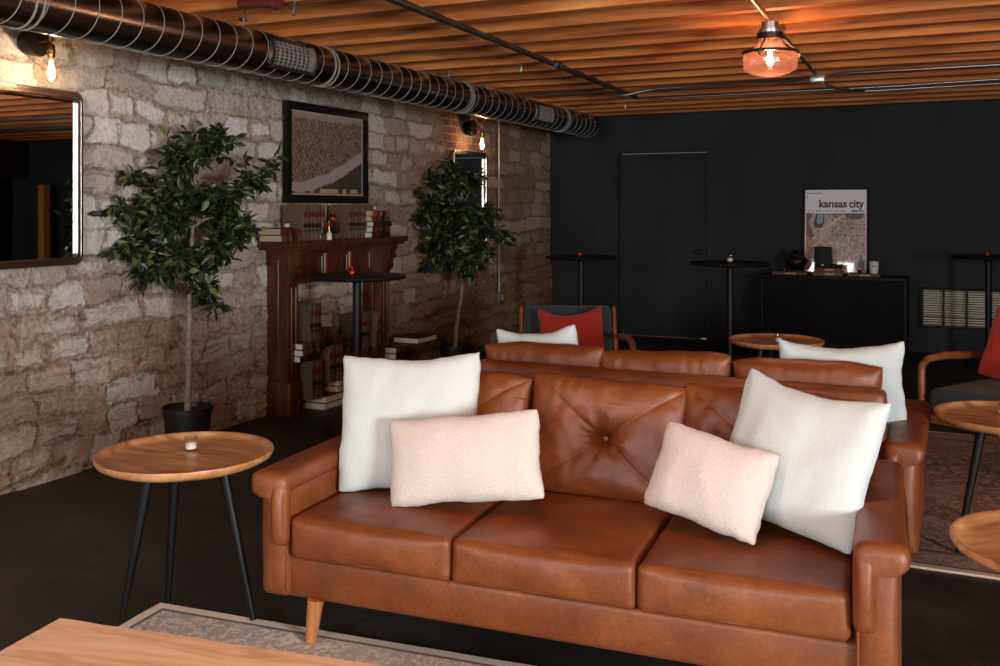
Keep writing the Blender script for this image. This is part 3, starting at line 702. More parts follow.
for k, (cv, nm, pg) in enumerate(((BLKB,'black',PAPERB),(REDB,'oxblood',PAPERB),(BLKB,'black',PAPERB),(BROWNB,'brown',PAPERT),(ORGB,'rust',PAPERT))):
    book('%s book in the mantel\'s right end stack, %s from the bottom' % (nm, ORD[k]), 'books stacked on the mantel right end', (.095+.008*(k % 2), 6.705+.01*(k % 3), SH+k*.0435), .043, .27-.012*(k % 2), .185+.012*((k+1) % 2), cv, pg, True)
# inside the hearth opening
g2 = 'books stacked in the hearth opening'
def lay(lst, x, y, z, where, group, th, h, d, pg=PAPERB, labels=True, jx=.008, flip=False):
    for k, (cv, nm) in enumerate(lst):
        book('%s flat book in %s, %s from the bottom' % (nm, where, ORD[k]), group, (x+random.uniform(-jx, jx), y+random.uniform(-.008, .008), z), th, h, d, cv, pg, True, labels, flip=flip)
        z += th+.0008
    return z
zA = lay([(TAND,'taupe'),(TAND,'taupe')], .06, 5.805, .0005, 'the left base pair on the hearth', g2, .05, .29, .22, jx=.004, flip=True)
lay([(BROWNB,'brown'),(BROWNB,'brown')], .05, 6.115, .0005, 'the right base pair on the hearth', g2, .048, .29, .22, PAPERT, jx=.004, flip=True)
yy = row(5.80, 3, .046, .275, .19, .08, zA+.001, 'near hearth group\'s first tier', g2, [(TAND,'taupe'),(TAN,'tan'),(BROWNB,'brown')])
zB = zA+.001+.283
zD = lay([(BLKB,'black'),(BROWNB,'brown'),(TAND,'taupe')], .06, 5.80, zB, 'the near hearth tower', g2, .045, .20, .20, jx=.018)
row(5.80, 3, .046, .275, .18, .07, zD+.001, 'near hearth tower\'s top tier', g2, [(TAND,'taupe'),(TAND,'taupe'),(BROWNB,'brown')])
zC = lay([(ORGB,'rust'),(TAN,'tan')], .075, 6.015, zA, 'the middle hearth pair', g2, .045, .24, .20, PAPERT, flip=True)
yy = row(6.02, 4, .046, .262, .18, .085, zC+.001, 'middle hearth group from the left', g2, [(TAN,'tan'),(BROWNB,'brown'),(TAN,'tan')])
zE = lay([(BLKB,'black'),(REDB,'oxblood'),(BROWNB,'brown')], .06, 5.99, zC+.271, 'the middle hearth tower top', g2, .044, .22, .19)
row(6.29, 3, .046, .27, .18, .06, .0985, 'hearth row right of the middle tower', g2, [(BROWNB,'brown'),(TAN,'tan'),(BLKB,'black')])
lay([(TAN,'tan'),(TAND,'taupe'),(BROWNB,'brown')], .055, 6.22, .378, 'the low hearth stack left of the pole', g2, .044, .23, .19)
lay([(TAND,'taupe'),(BROWNB,'brown')], .05, 6.47, .0005, 'the far hearth base pair', g2, .05, .29, .21)
row(6.475, 6, .047, .27, .185, .07, .1025, 'far hearth group\'s lower tier', g2, [(REDB,'oxblood'),(BROWNB,'brown'),(BLKB,'black')])
row(6.475, 3, .046, .272, .18, .06, .38, 'far hearth group\'s upper tier', g2, [(TAND,'taupe'),(TAN,'tan')])
book('tan book leaning with pale pages showing at the far side of the hearth', g2, (.07, 6.655, .382), .04, .262, .19, TAN, PAPERB, False, True, 0, R(-9))
book('taupe upright book beside the leaning one at the far side of the hearth', g2, (.06, 6.745, .38), .044, .268, .185, TAND, PAPERT)
lay([(BROWNB,'brown'),(REDB,'oxblood'),(BLKB,'black'),(BROWNB,'brown'),(REDB,'oxblood'),(BLKB,'black'),(BROWNB,'brown')], .115, 7.06, .0005, 'the stack right of the mantel', 'books stacked right of the mantel', .0475, .285, .205, jx=.02)
book('largest black book with white pages lying on top of the stack right of the mantel', 'books stacked right of the mantel', (.10, 7.03, .3395), .046, .33, .25, BLKB, PAPERB, True, flip=True)

# ------------------------------------------------------------------ votives and small things
def votive(label, loc, glass=GLASS, r=.026, h=.05, group='votive candles', glow=0):
    t = thing('votive_candle', label, 'candle', loc, 0, group)
    MB().lathe([(0,0),(r*.86,0),(r*.9,.004),(r,h),(r-.002,h),(r*.9-.003,.007),(0,.007)], 20).build('glass_cup', glass, t)
    MB().lathe([(0,.008),(r*.82,.008),(r*.84,h*.62),(r*.3,h*.66),(0,h*.66)], 16).build('candle', WAX, t)
    MB().tube([(0,0,h*.65),(.001,0,h*.8)], .0012, 5).build('wick', INK, t)
    return t
votive('clear glass votive on the flat books at the mantel\'s left end', (.20, 5.60, SH+.0955))
votive('clear glass votive on top of the mantel\'s right end stack', (.14, 6.83, SH+.2185))
votive('amber glass votive on the flat books between the mantel rows', (.19, 6.17, SH+.1345), AMBERG, .024, .06)
bt = thing('glass_bottle', 'small pale bottle with gold neck at the front of the mantel shelf', 'bottle', (.265, 6.02, SH))
MB().lathe([(0,0),(.021,0),(.022,.004),(.021,.045),(.012,.06),(0,.06)], 20).build('body', simple('milk_glass', (.62,.62,.58), .25), bt)
MB().lathe([(0,.06),(.010,.06),(.009,.10),(.003,.105),(.002,.135),(0,.136)], 14).build('neck', BRASS, bt)

# ------------------------------------------------------------------ tall bar tables
def make_bar(label, loc):
    t = thing('bar_table', label, 'table', loc, 0, 'tall black bar tables')
    MB().lathe([(0,1.024),(.315,1.024),(.327,1.030),(.33,1.038),(.327,1.046),(.318,1.05),(0,1.05)], 48).build('tabletop', BLACKP, t)
    MB().lathe([(0,.02),(.029,.02),(.029,1.0),(.06,1.012),(.06,1.024),(0,1.024)], 20).build('pole', BLACKM, t)
    MB().lathe([(0,0),(.225,0),(.23,.006),(.225,.014),(.05,.022),(0,.022)], 40).build('base', BLACKM, t)
    return t
b1 = make_bar('tall black round bar table in front of the fireplace mantel', (.866,5.49,0))
dup(b1, (2.795,8.141,0), 0, 'tall black round bar table between the dark door and the console')
dup(b1, (4.77,10.28,0), 0, 'tall black round bar table in front of the wall heater')
dup(b1, (1.315,8.562,0), 0, 'tall black round bar table near the stone wall\'s far corner')
votive('amber glass votive on the bar table before the mantel', (.84,5.47,1.0505), AMBERG, .022, .05)
votive('clear glass votive on the bar table left of the console', (2.80,8.12,1.0505), GLASS, .028, .055)
votive('amber glass votive on the bar table before the wall heater', (4.76,10.2,1.0505), AMBERG, .026, .05)
votive('amber glass votive on the bar table at the wall\'s far corner', (1.31,8.54,1.0505), AMBERG, .022, .05)

# ------------------------------------------------------------------ round wooden side tables
def make_side(label, loc, rz, feet):
    t = thing('side_table', label, 'table', loc, rz, 'round wooden side tables')
    MB().lathe([(0,.553),(.23,.553),(.283,.558),(.309,.572),(.316,.587),(.314,.595),(.305,.596),(.293,.588),(.278,.580),(.25,.578),(0,.578)], 72).build('tabletop', ACACIA, t, ang=50)
    for (fx, fy) in feet:
        MB().tube([(fx*.55,fy*.55,.555),(fx,fy,.0)], [.021,.0115], 12).build('leg', BLACKM, t)
    return t
F1 = [(-.160,-.150),(-.135,.05),(.262,.06)]
F2 = [(.24*math.cos(R(a)), .24*math.sin(R(a))) for a in (205, 325, 85)]
RG = .0125
s1 = make_side('round wooden side table left of the front sofa\'s arm', (1.955,2.735,RG), 0, F1)
s2 = make_side('round wooden side table beside the red cushioned chair at right', (4.735,4.735,RG), 0, F2)
dup(s2, (4.815,3.02,0), .9, 'round wooden side table by the front sofa\'s right arm')
dup(s2, (3.395,6.782,RG), .5, 'round wooden side table beyond the second sofa, before the console')
TT = .5785
votive('clear glass votive on the side table left of the front sofa', (1.92,2.80,RG+TT), GLASS, .025, .052)
votive('clear glass votive on the side table beside the right armchair', (4.70,4.80,RG+TT), GLASS, .025, .052)
votive('clear glass votive on the side table before the console', (3.42,6.74,RG+TT), GLASS, .027, .055)

# ------------------------------------------------------------------ coffee table
ct = thing('coffee_table', 'pale wooden plank coffee table in front of the sofa, only its corner showing', 'table', (2.444,1.768,0), R(8.5))
m_ = MB(); nx = 40; Lx, Ly = 1.25, .62
top = []; 
pts = []
for i in range(nx+1): pts.append((Lx*i/nx, .008*noise.noise(Vector((i*.35, 3, 0)))))
pts += [(Lx, -Ly*j/10) for j in range(1, 11)]
pts += [(Lx-Lx*i/nx, -Ly+.01*noise.noise(Vector((i*.3, 9, 0)))) for i in range(1, nx+1)]
pts += [(.006*noise.noise(Vector((j*.8, 5, 0))), -Ly+Ly*j/10) for j in range(1, 10)]
m_.prism(pts, 2, .405, .45); ob = m_.build('tabletop', MANGO, ct)
for (x, y) in ((.09,-.09),(Lx-.09,-.09),(.09,-Ly+.09),(Lx-.09,-Ly+.09)):
    MB().rbox(x-.03,x+.03,y-.03,y+.03,.0125,.405,.004,1).build('leg', BLACKM, ct)

# ------------------------------------------------------------------ rugs
def rug_mat(name, ground, motif, dark, border, sc_, hx, hy):
    m, nt, b, o = newmat(name); co = coords(nt)
    sp = nt.nodes.new('ShaderNodeSeparateXYZ'); L(nt, co, sp.inputs[0])
    ax, ay = math_(nt, 'ABSOLUTE', sp.outputs[0]), math_(nt, 'ABSOLUTE', sp.outputs[1])
    cb = nt.nodes.new('ShaderNodeCombineXYZ'); L(nt, ax, cb.inputs[0]); L(nt, ay, cb.inputs[1])
    n = N(nt, 'ShaderNodeTexNoise', Scale=sc_, Detail=5., Distortion=2.2); L(nt, cb.outputs[0], n.inputs['Vector'])
    v = N(nt, 'ShaderNodeTexVoronoi', Scale=sc_*1.3); L(nt, cb.outputs[0], v.inputs['Vector'])
    col = mixc(nt, ramp(nt, n.outputs[0], [(.42,(0,0,0)),(.5,(1,1,1))]).outputs[0], ground, motif)
    col = mixc(nt, ramp(nt, v.outputs[0], [(.18,(1,1,1)),(.26,(0,0,0))]).outputs[0], col, dark)
    w = N(nt, 'ShaderNodeTexNoise', Scale=3., Detail=6., Roughness=.7); L(nt, co, w.inputs['Vector'])
    col = mixc(nt, ramp(nt, w.outputs[0], [(.45,(0,0,0)),(.68,(.6,)*3)]).outputs[0], col, ground)
    e = math_(nt, 'MINIMUM', math_(nt, 'SUBTRACT', hx, ax), math_(nt, 'SUBTRACT', hy, ay))
    bd = ramp(nt, e, [(.0,border),(.032,border),(.036,dark),(.05,dark),(.054,ground),(.20,ground),(.206,dark),(.22,dark),(.224,(0,0,0))], 'CONSTANT')
    bm = ramp(nt, e, [(0,(1,1,1)),(.05,(1,1,1)),(.054,(.35,)*3),(.20,(.35,)*3),(.206,(1,1,1)),(.22,(1,1,1)),(.224,(0,0,0))], 'CONSTANT')
    col = mixc(nt, bm.outputs[0], col, bd.outputs[0])
    f = N(nt, 'ShaderNodeTexNoise', Scale=300., Detail=2.); L(nt, co, f.inputs['Vector'])
    col = mixc(nt, .6, col, ramp(nt, f.outputs[0], [(.3,(.7,)*3),(.7,(1.2,)*3)]).outputs[0], 'MULTIPLY')
    L(nt, col, b.inputs['Base Color']); b.inputs['Roughness'].default_value = .95
    bump(nt, b, f.outputs[0], .5, .004); return m
def rug(label, cx, cy, hx, hy, rz, mat):
    m_ = MB(); nx, ny = 60, 30; vs = []; fs = []
    for i in range(nx+1):
        for j in range(ny+1):
            x, y = -hx+2*hx*i/nx, -hy+2*hy*j/ny
            wob = .006*noise.noise(Vector((x*3, y*3, 1)))
            vs.append((x+wob, y+.006*noise.noise(Vector((x*3, 7, y))), .0105+.0012*noise.noise(Vector((x*5, y*5, 2)))))
    for i in range(nx):
        for j in range(ny): a_ = i*(ny+1)+j; fs.append((a_, a_+ny+1, a_+ny+2, a_+1))
    bo = len(vs); per = [(i,0) for i in range(nx)]+[(nx,j) for j in range(ny)]+[(nx-i,ny) for i in range(nx)]+[(0,ny-j) for j in range(ny)]
    for (i, j) in per: v = vs[i*(ny+1)+j]; vs.append((v[0], v[1], .0004))
    K = len(per)
    for k in range(K):
        a_, b_ = per[k], per[(k+1) % K]; fs.append((a_[0]*(ny+1)+a_[1], bo+k, bo+(k+1) % K, b_[0]*(ny+1)+b_[1]))
    fs.append([bo+k for k in range(K)][::-1])
    m_.add(vs, fs); o = m_.build('area_rug', mat); o.location = (cx, cy, 0); o.rotation_euler = (0,0,rz)
    return tag(o, label, 'rug')
a5 = R(5.3); hx, hy = 1.35, .95
rcx = 1.80+hx*math.cos(a5)+hy*math.sin(a5); rcy = 2.768+hx*math.sin(a5)-hy*math.cos(a5)
rug('faded grey and cream patterned rug under the coffee table', rcx, rcy, hx, hy, a5, rug_mat('faded_rug', (.80,.74,.66), (.25,.29,.33), (.20,.16,.14), (.84,.78,.70), 21., hx, hy))
rug('worn red brown patterned rug under the second sofa and armchairs', 4.0, 5.75, 2.35, 1.35, 0, rug_mat('worn_red_rug', (.42,.265,.20), (.17,.085,.066), (.085,.046,.042), (.62,.47,.36), 16., 2.35, 1.35))

# ------------------------------------------------------------------ soft shapes
def softbox(x0, x1, y0, y1, z0, z1, r, crown=.0, n=(26, 20, 10), seed=0., wr=.0025, wf=9., seam=True):
    """rounded, crowned upholstery block"""
    m_ = MB(); b = bmesh.new(); cx, cy, cz = (x0+x1)/2, (y0+y1)/2, (z0+z1)/2; h = (Vector((x1-x0, y1-y0, z1-z0)))/2
    idx = {}; vs = []; fs = []
    def vid(p):
        k = (round(p[0], 5), round(p[1], 5), round(p[2], 5))
        if k not in idx: idx[k] = len(vs); vs.append(Vector(p))
        return idx[k]
    def sp(i, N_): return math.sin((i/N_-.5)*PI)*.45+(2*i/N_-1)*.55
    for ax in range(3):
        a_, c_ = [(1,2),(2,0),(0,1)][ax]
        for sgn in (-1, 1):
            for i in range(n[a_]):
                for j in range(n[c_]):
                    q = []
                    for (u, w_) in ((i,j),(i+1,j),(i+1,j+1),(i,j+1)):
                        p = [0,0,0]; p[ax] = sgn; p[a_] = sp(u, n[a_]); p[c_] = sp(w_, n[c_]); q.append(vid(p))
                    fs.append(q if sgn > 0 else q[::-1])
    out = []
    for v in vs:
        p = Vector((v.x*h.x, v.y*h.y, v.z*h.z)); inner = Vector([max(-(h[i]-r), min(h[i]-r, p[i])) for i in range(3)])
        d = p-inner
        if d.length > 1e-9:
            m3 = max(abs(d[i]) for i in range(3)); d = d.normalized()*m3 if m3 > 0 else d
        p = inner+d
        u, w_, t = v.x, v.y, v.z
        p.z += crown*max(0, (1-u*u))*max(0, (1-w_*w_))*(1 if t > 0 else .25)*t
        p.y += .018*(1-u*u)*(1-t*t)*(w_ if abs(w_) > .9 else 0)
        nn = noise.noise(Vector((p.x*wf+seed, p.y*wf, p.z*wf)))*wr+noise.noise(Vector((p.x*wf*3+seed, p.y*wf*3, p.z*wf*3)))*wr*.4
        out.append(p+p.normalized()*nn+Vector((cx, cy, cz)))
    m_.add(out, fs); return m_
def pillow(w_, h, t, n=44, sag=.0, seed=0., concave=.055, wr=.006, flop=.0):
    """throw pillow in its own XZ plane, front toward -Y, base edge at z=0"""
    m_ = MB(); vs = []; fs = []; idx = {}
    def P(i, j, s_):
        a_ = math.sin((i/n-.5)*PI); b_ = math.sin((j/n-.5)*PI)
        x = w_/2*a_*(1-concave*(1-b_*b_)); z = h/2*b_*(1-concave*(1-a_*a_))
        if b_ > 0: z -= sag*h*(1-a_*a_)*b_
        cr = (a_*b_)**6; x *= 1-.045*cr; z *= 1-.045*cr
        x += .012*noise.noise(Vector((seed, b_*1.7, 3.)))*abs(a_)**3+.004*noise.noise(Vector((seed, b_*6, 3.)))*abs(a_)**3; z += .012*noise.noise(Vector((a_*1.7, seed, 6.)))*abs(b_)**3+.004*noise.noise(Vector((a_*6, seed, 6.)))*abs(b_)**3
        e = max(0, 1-a_**2)*max(0, 1-b_**2)
        th = t/2*(e**.40)
        wn = noise.noise(Vector((x*6+seed, z*6, 1.)))*wr*1.3+(.5-abs(noise.noise(Vector((x*9+seed, z*5, 4.)))))*wr*.9
        edge = min(1-abs(a_), 1-abs(b_))
        pk = .5*wr*math.sin((a_*5+seed)*3)*math.exp(-8*(1-abs(b_)))*(1-abs(a_))
        y = s_*(th+(wn+pk)*min(1, edge*6))+flop*(a_*b_)*.5
        return (x, y, z+h/2)
    for s_ in (-1, 1):
        for i in range(n+1):
            for j in range(n+1):
                if s_ == 1 and (i in (0, n) or j in (0, n)): idx[(s_, i, j)] = idx[(-1, i, j)]; continue
                idx[(s_, i, j)] = len(vs); vs.append(P(i, j, s_))
        for i in range(n):
            for j in range(n):
                q = (idx[(s_,i,j)], idx[(s_,i+1,j)], idx[(s_,i+1,j+1)], idx[(s_,i,j+1)]); fs.append(q if s_ == -1 else q[::-1])
    m_.add(vs, fs); return m_
def backcushion(w_, h, t, n=110, seed=0., tuft=True):
    """tufted leather back cushion; front toward -Y, base at z=0"""
    m_ = MB(); vs = []; fs = []; idx = {}
    def P(i, j, s_):
        a_ = math.sin((i/n-.5)*PI)*.6+(2*i/n-1)*.4; b_ = math.sin((j/n-.5)*PI)*.6+(2*j/n-1)*.4
        x = w_/2*a_*(1-.03*(1-b_*b_))+.006*noise.noise(Vector((seed, b_*3, 8))); z = h/2*b_*(1-.012*(1-a_*a_))
        th = t/2*((max(0, 1-abs(a_)**3.2)*max(0, 1-abs(b_)**3.2))**.38)
        off = 0
        if s_ < 0 and tuft:
            rr = math.hypot(x, z*1.15)
            off -= .042*math.exp(-(rr/.030)**2)+.036*math.exp(-(rr/.095)**1.4)
            for cx, cz in ((w_/2,h/2),(-w_/2,h/2),(w_/2,-h/2),(-w_/2,-h/2)):
                L_ = math.hypot(cx, cz); dx, dz = cx/L_, cz/L_; al = x*dx+z*dz; pr = x*dz-z*dx
                if al > 0: off -= (.0075*math.exp(-abs(pr)/.006)+.006*math.exp(-(pr/.035)**2))*(1-.35*al/L_)
            an = math.atan2(z, x); off += .006*math.sin(an*5+seed)*math.exp(-((rr-.05)/.055)**2)+.0035*math.sin(an*13+seed*2)*math.exp(-((rr-.04)/.04)**2)
        # gathers along top and bottom edges
        off += .006*math.sin(x*78+seed*3+3.2*math.sin(x*13+seed))*(.5+.8*noise.noise(Vector((x*8,seed,2))))*(math.exp(-((1-b_)/.30)**2)+.35*math.exp(-((1+b_)/.2)**2))*(1-abs(a_)**4)
        off += .006*noise.noise(Vector((x*9+seed, z*9, s_*3.)))+.003*noise.noise(Vector((x*24+seed, z*24, s_*3.)))
        edge = min(1, 7*min(1-abs(a_), 1-abs(b_)))
        zz = z+.010*noise.noise(Vector((x*7+seed, 0, 5)))*(b_ > .6)+.012*b_*(1-abs(a_)**6)
        return (x, s_*(th+off*edge), zz+h/2)
    for s_ in (-1, 1):
        for i in range(n+1):
            for j in range(n+1):
                if s_ == 1 and (i in (0, n) or j in (0, n)): idx[(s_, i, j)] = idx[(-1, i, j)]; continue
                idx[(s_, i, j)] = len(vs); vs.append(P(i, j, s_))
        for i in range(n):
            for j in range(n):
                q = (idx[(s_,i,j)], idx[(s_,i+1,j)], idx[(s_,i+1,j+1)], idx[(s_,i,j+1)]); fs.append(q if s_ == -1 else q[::-1])
    m_.add(vs, fs); return m_

# ------------------------------------------------------------------ sofas
SW, SD = 2.12, .95
def padprofile(x0, x1, z0, z1, n=10):
    """arm pad section: flat underside, soft domed top"""
    pts = []; cx, hw = (x0+x1)/2, (x1-x0)/2; cz = (z0+z1)/2; hh = (z1-z0)/2
    for k in range(4*n):
        q = 2*PI*k/(4*n); c_, s_ = math.cos(q), math.sin(q)
        pts.append((cx+hw*math.copysign(abs(c_)**.55, c_), cz+hh*math.copysign(abs(s_)**.7, s_)))
    return pts
def make_sofa(label, loc, rz):
    t = thing('leather_sofa', label, 'sofa', loc, rz, 'caramel leather sofas')
    m_ = MB(); m_.rbox(.118,SW-.118,.028,SD-.06,.15,.292,.018,3); m_.build('base_rail', LEATHER, t)
    for s_ in (0, 1):
        mir = Matrix.Translation((SW, 0, 0)) @ Matrix.Diagonal((-1, 1, 1, 1)) if s_ else Matrix.Identity(4)
        a_ = softbox(.022,.146,.012,SD-.01,.148,.535,.028,0,(8,16,14),seed=s_*5.,wr=.0015)
        ar = MB(); ar.add(a_.v, a_.f, mir); ao = ar.build('arm', LEATHER, t)
        pd = MB(); vs = []; fs = []; NP = 36
        secs = [(-.026,.62,-.018),(-.020,.86,-.006),(-.006,.98,0),(.02,1,.0)]+[(.02+(SD-.05)*k/12, 1, .004*math.sin(k*PI/12)) for k in range(1, 13)]+[(SD-.006,.98,0),(SD+.008,.86,-.006),(SD+.014,.62,-.018)]
        base = padprofile(.0,.148,.505,.588, 9); cx_, cz_ = .074, .546
        for (yy, sc_, dz) in secs:
            for k, (px, pz) in enumerate(base):
                vs.append((cx_+(px-cx_)*sc_+.003*noise.noise(Vector((yy*6, k*.3, s_))), yy, cz_+(pz-cz_)*sc_+dz))
        K = len(base)
        for i in range(len(secs)-1):
            for k in range(K): fs.append((i*K+k, i*K+(k+1) % K, (i+1)*K+(k+1) % K, (i+1)*K+k))
        fs.append(list(range(K))[::-1]); fs.append([(len(secs)-1)*K+k for k in range(K)])
        pd.add(vs, fs, mir); pd.build('arm_pad', LEATHER, t, ang=60)
        for (ya, yb) in ((-.022,.030),(SD-.03,SD+.018)):
            dr = softbox(.084,.148,ya,yb,.335,.56,.024,0,(8,6,12),seed=2+s_,wr=.001); d2 = MB(); d2.add(dr.v, dr.f, mir); d2.build('arm_front_roll', LEATHER, ao)
        pi = MB(); pi.tube([(.134,.010,.18),(.134,.010,.34)], .0045, 8, mir); pi.build('piping', LEATHER, ao)
    cw = (SW-.30)/3
    for k in range(3):
        x0 = .15+cw*k
        so = softbox(x0+.002,x0+cw-.002,-.004,.62,.293,.438,.026,.016,(40,34,14),seed=k*7.3,wr=.0035).build('seat_cushion', LEATHER, t, ang=60)
        pp = MB(); zz = .425
        pp.tube([(x0+.02,.012,.418),(x0+.06,.0035,.4175),(x0+cw/2,-.010,.4185),(x0+cw-.06,.0035,.4175),(x0+cw-.02,.012,.418)], .0032, 6)
        pp.tube([(x0+.03,.010,.312),(x0+cw/2,-.008,.31),(x0+cw-.03,.010,.312)], .003, 6)
        pp.build('piping', LEATHER, so)
        M = Matrix.Translation((x0+cw/2+(.012,.016,.0)[k], .66, .425)) @ Matrix.Rotation(R(-12), 4, 'X') @ Matrix.Rotation(R((1.2,2.2,1.6)[k]), 4, 'Y')
        bc = backcushion(cw+.008, .425, .185, seed=1.7*k+.4); b2 = MB(); b2.add(bc.v, bc.f, M); bo = b2.build('back_cushion', LEATHER, t, ang=70)
        MB().lathe([(0,-.008),(.009,-.006),(.011,0),(.009,.004),(0,.005)], 16, M @ Matrix.Translation((0,-.009,.2125)) @ Matrix.Rotation(R(90),4,'X')).build('tuft_button', LEATHER, bo)
    fb = softbox(.142,SW-.142,SD-.15,SD-.035,.15,.775,.035,0,(36,8,18),seed=11,wr=.003)
    fb.build('back_frame', LEATHER, t, ang=60)
    for (x, y) in ((.235,.035),(SW-.235,.035),(.235,SD-.12),(SW-.235,SD-.12)):
        dx = -.012 if x < 1 else .012
        MB().tube([(x,y,.155),(x+dx,y-.012,.0128)], [.029,.019], 16).build('leg', LEGWOOD, t)
    return t
SA = R(3.9)
S1 = (2.292, 2.700, .0)
def on_rug(z): return z
sofa1 = make_sofa('caramel leather three seat sofa in front, facing the coffee table', S1, SA)
S2 = (4.405, 5.03, 0)
sofa2 = dup(sofa1, S2, PI, 'caramel leather sofa behind the front one, turned away to the armchairs')
def loc_on(S, ang, u, v, z): return (S[0]+u*math.cos(ang)-v*math.sin(ang), S[1]+u*math.sin(ang)+v*math.cos(ang), z)

# ------------------------------------------------------------------ pillows
def put_pillow(name, label, w_, h, t, mat, loc, yaw, lean, roll, group, **kw):
    """loc = middle of base edge; yaw turns the front, lean tips the top back, roll turns in its own plane"""
    M = Matrix.Rotation(yaw, 4, 'Z') @ Matrix.Rotation(-lean, 4, 'X') @ Matrix.Rotation(roll, 4, 'Y')
    p = pillow(w_, h, t, **kw); b = MB(); b.add(p.v, p.f)
    o = b.build(name, mat, ang=80); o.location = loc; o.rotation_euler = M.to_euler()
    return tag(o, label, 'pillow', group)
G = 'throw pillows on the front sofa'
put_pillow('throw_pillow', 'large pale linen pillow at the front sofa\'s left arm', .56, .53, .17, LINEN, loc_on(S1, SA, .425, .35, .452), SA+R(10), R(18), R(-3), G, seed=1., sag=.045, wr=.010, concave=.07)
put_pillow('throw_pillow', 'small blush lumbar pillow before the left linen pillow', .575, .31, .15, BLUSH, loc_on(S1, SA, .715, .225, .478), SA+R(4), R(17), R(-8), G, seed=4., concave=.06, wr=.006)
put_pillow('throw_pillow', 'small blush lumbar pillow tilted before the right linen pillow', .405, .295, .15, BLUSH, loc_on(S1, SA, 1.497, .26, .49), SA+R(-14), R(22), R(9), G, seed=7., concave=.06, wr=.006)
put_pillow('throw_pillow', 'large pale linen pillow slumped at the front sofa\'s right arm', .515, .495, .17, LINEN, loc_on(S1, SA, 1.735, .36, .472), SA+R(-22), R(22), R(6), G, seed=9., sag=.06, wr=.011, concave=.07)
G = 'linen pillows on the second sofa'
put_pillow('throw_pillow', 'pale linen pillow showing over the second sofa\'s back at its left end', .45, .47, .16, LINEN, loc_on(S2, PI, 1.74, .47, .460), PI, R(14), R(7), G, seed=12., sag=.06, wr=.010, concave=.07)
put_pillow('throw_pillow', 'pale linen pillow showing over the second sofa\'s back at its right end', .54, .48, .16, LINEN, loc_on(S2, PI, .335, .47, .472), PI, R(14), R(2.5), G, seed=15., sag=.08, wr=.010, concave=.08)

# ------------------------------------------------------------------ armchairs
def make_chair(label, loc, rz):
    """faces local -Y"""
    t = thing('armchair', label, 'chair', loc, rz, 'charcoal wood framed armchairs')
    softbox(-.32,.32,-.46,.24,.30,.455,.05,.02,(24,24,8),seed=3,wr=.003).build('seat', CHARCOAL, t, ang=60)
    M = Matrix.Translation((0,.27,.36)) @ Matrix.Rotation(R(-19), 4, 'X')
    b = softbox(-.315,.315,-.07,.06,.0,.43,.045,0,(24,8,20),seed=6,wr=.003); b2 = MB(); b2.add(b.v, b.f, M); b2.build('backrest', CHARCOAL, t, ang=60)
    for s_ in (-1, 1):
        x = .338*s_
        MB().rbox(x-.014,x+.014,-.035,.05,-.10,.425,.012,3,M).build('back_rail', WALNUT, t)
        xa = .37*s_
        MB().tube([(xa,-.42,.02),(xa,-.425,.30),(xa,-.43,.52),(xa,-.42,.575),(xa,-.37,.605),(xa,-.20,.612),(xa*.99,.10,.59),(xa*.97,.34,.555),(xa*.95,.40,.54)],
                  [.014,.019,.021,.021,.021,.024,.024,.019,.016], 12).build('arm', WALNUT, t)
        MB().tube([(xa,-.418,.0),(xa,-.42,.04)], [.012,.014], 10).build('leg', WALNUT, t)
        MB().tube([(xa*.95,.36,.55),(xa*.95,.36,.28),(xa*.95,.40,.0)], [.016,.018,.012], 12).build('leg', WALNUT, t)
        MB().rbox(x-.012,x+.012,-.44,.38,.255,.305,.008,2).build('side_rail', WALNUT, t)
    MB().rbox(-.37,.37,-.435,-.405,.25,.30,.008,2).build('front_rail', WALNUT, t)
    return t
CH1 = (2.10,6.28,RG); A1 = R(25.3)
make_chair('charcoal armchair with a red pillow near the stone wall', CH1, A1)
chair = [o for o in bpy.data.objects if o.name.startswith('armchair')][0]
CH2 = (4.86,6.33,RG); A2 = R(-30)
dup(chair, CH2, A2, 'charcoal armchair with curved wooden arm at the far right')
put_pillow('throw_pillow', 'red pillow on the armchair near the stone wall', .47, .36, .13, REDF, loc_on(CH1, A1, .02, .08, .465), A1, R(20), R(-3), 'red pillows on the armchairs', seed=21., sag=.17)
put_pillow('throw_pillow', 'red pillow on the armchair at the far right', .45, .45, .14, REDF, loc_on(CH2, A2, -.06, .0, .475), A2+R(6), R(20), R(9), 'red pillows on the armchairs', seed=25., sag=.05)

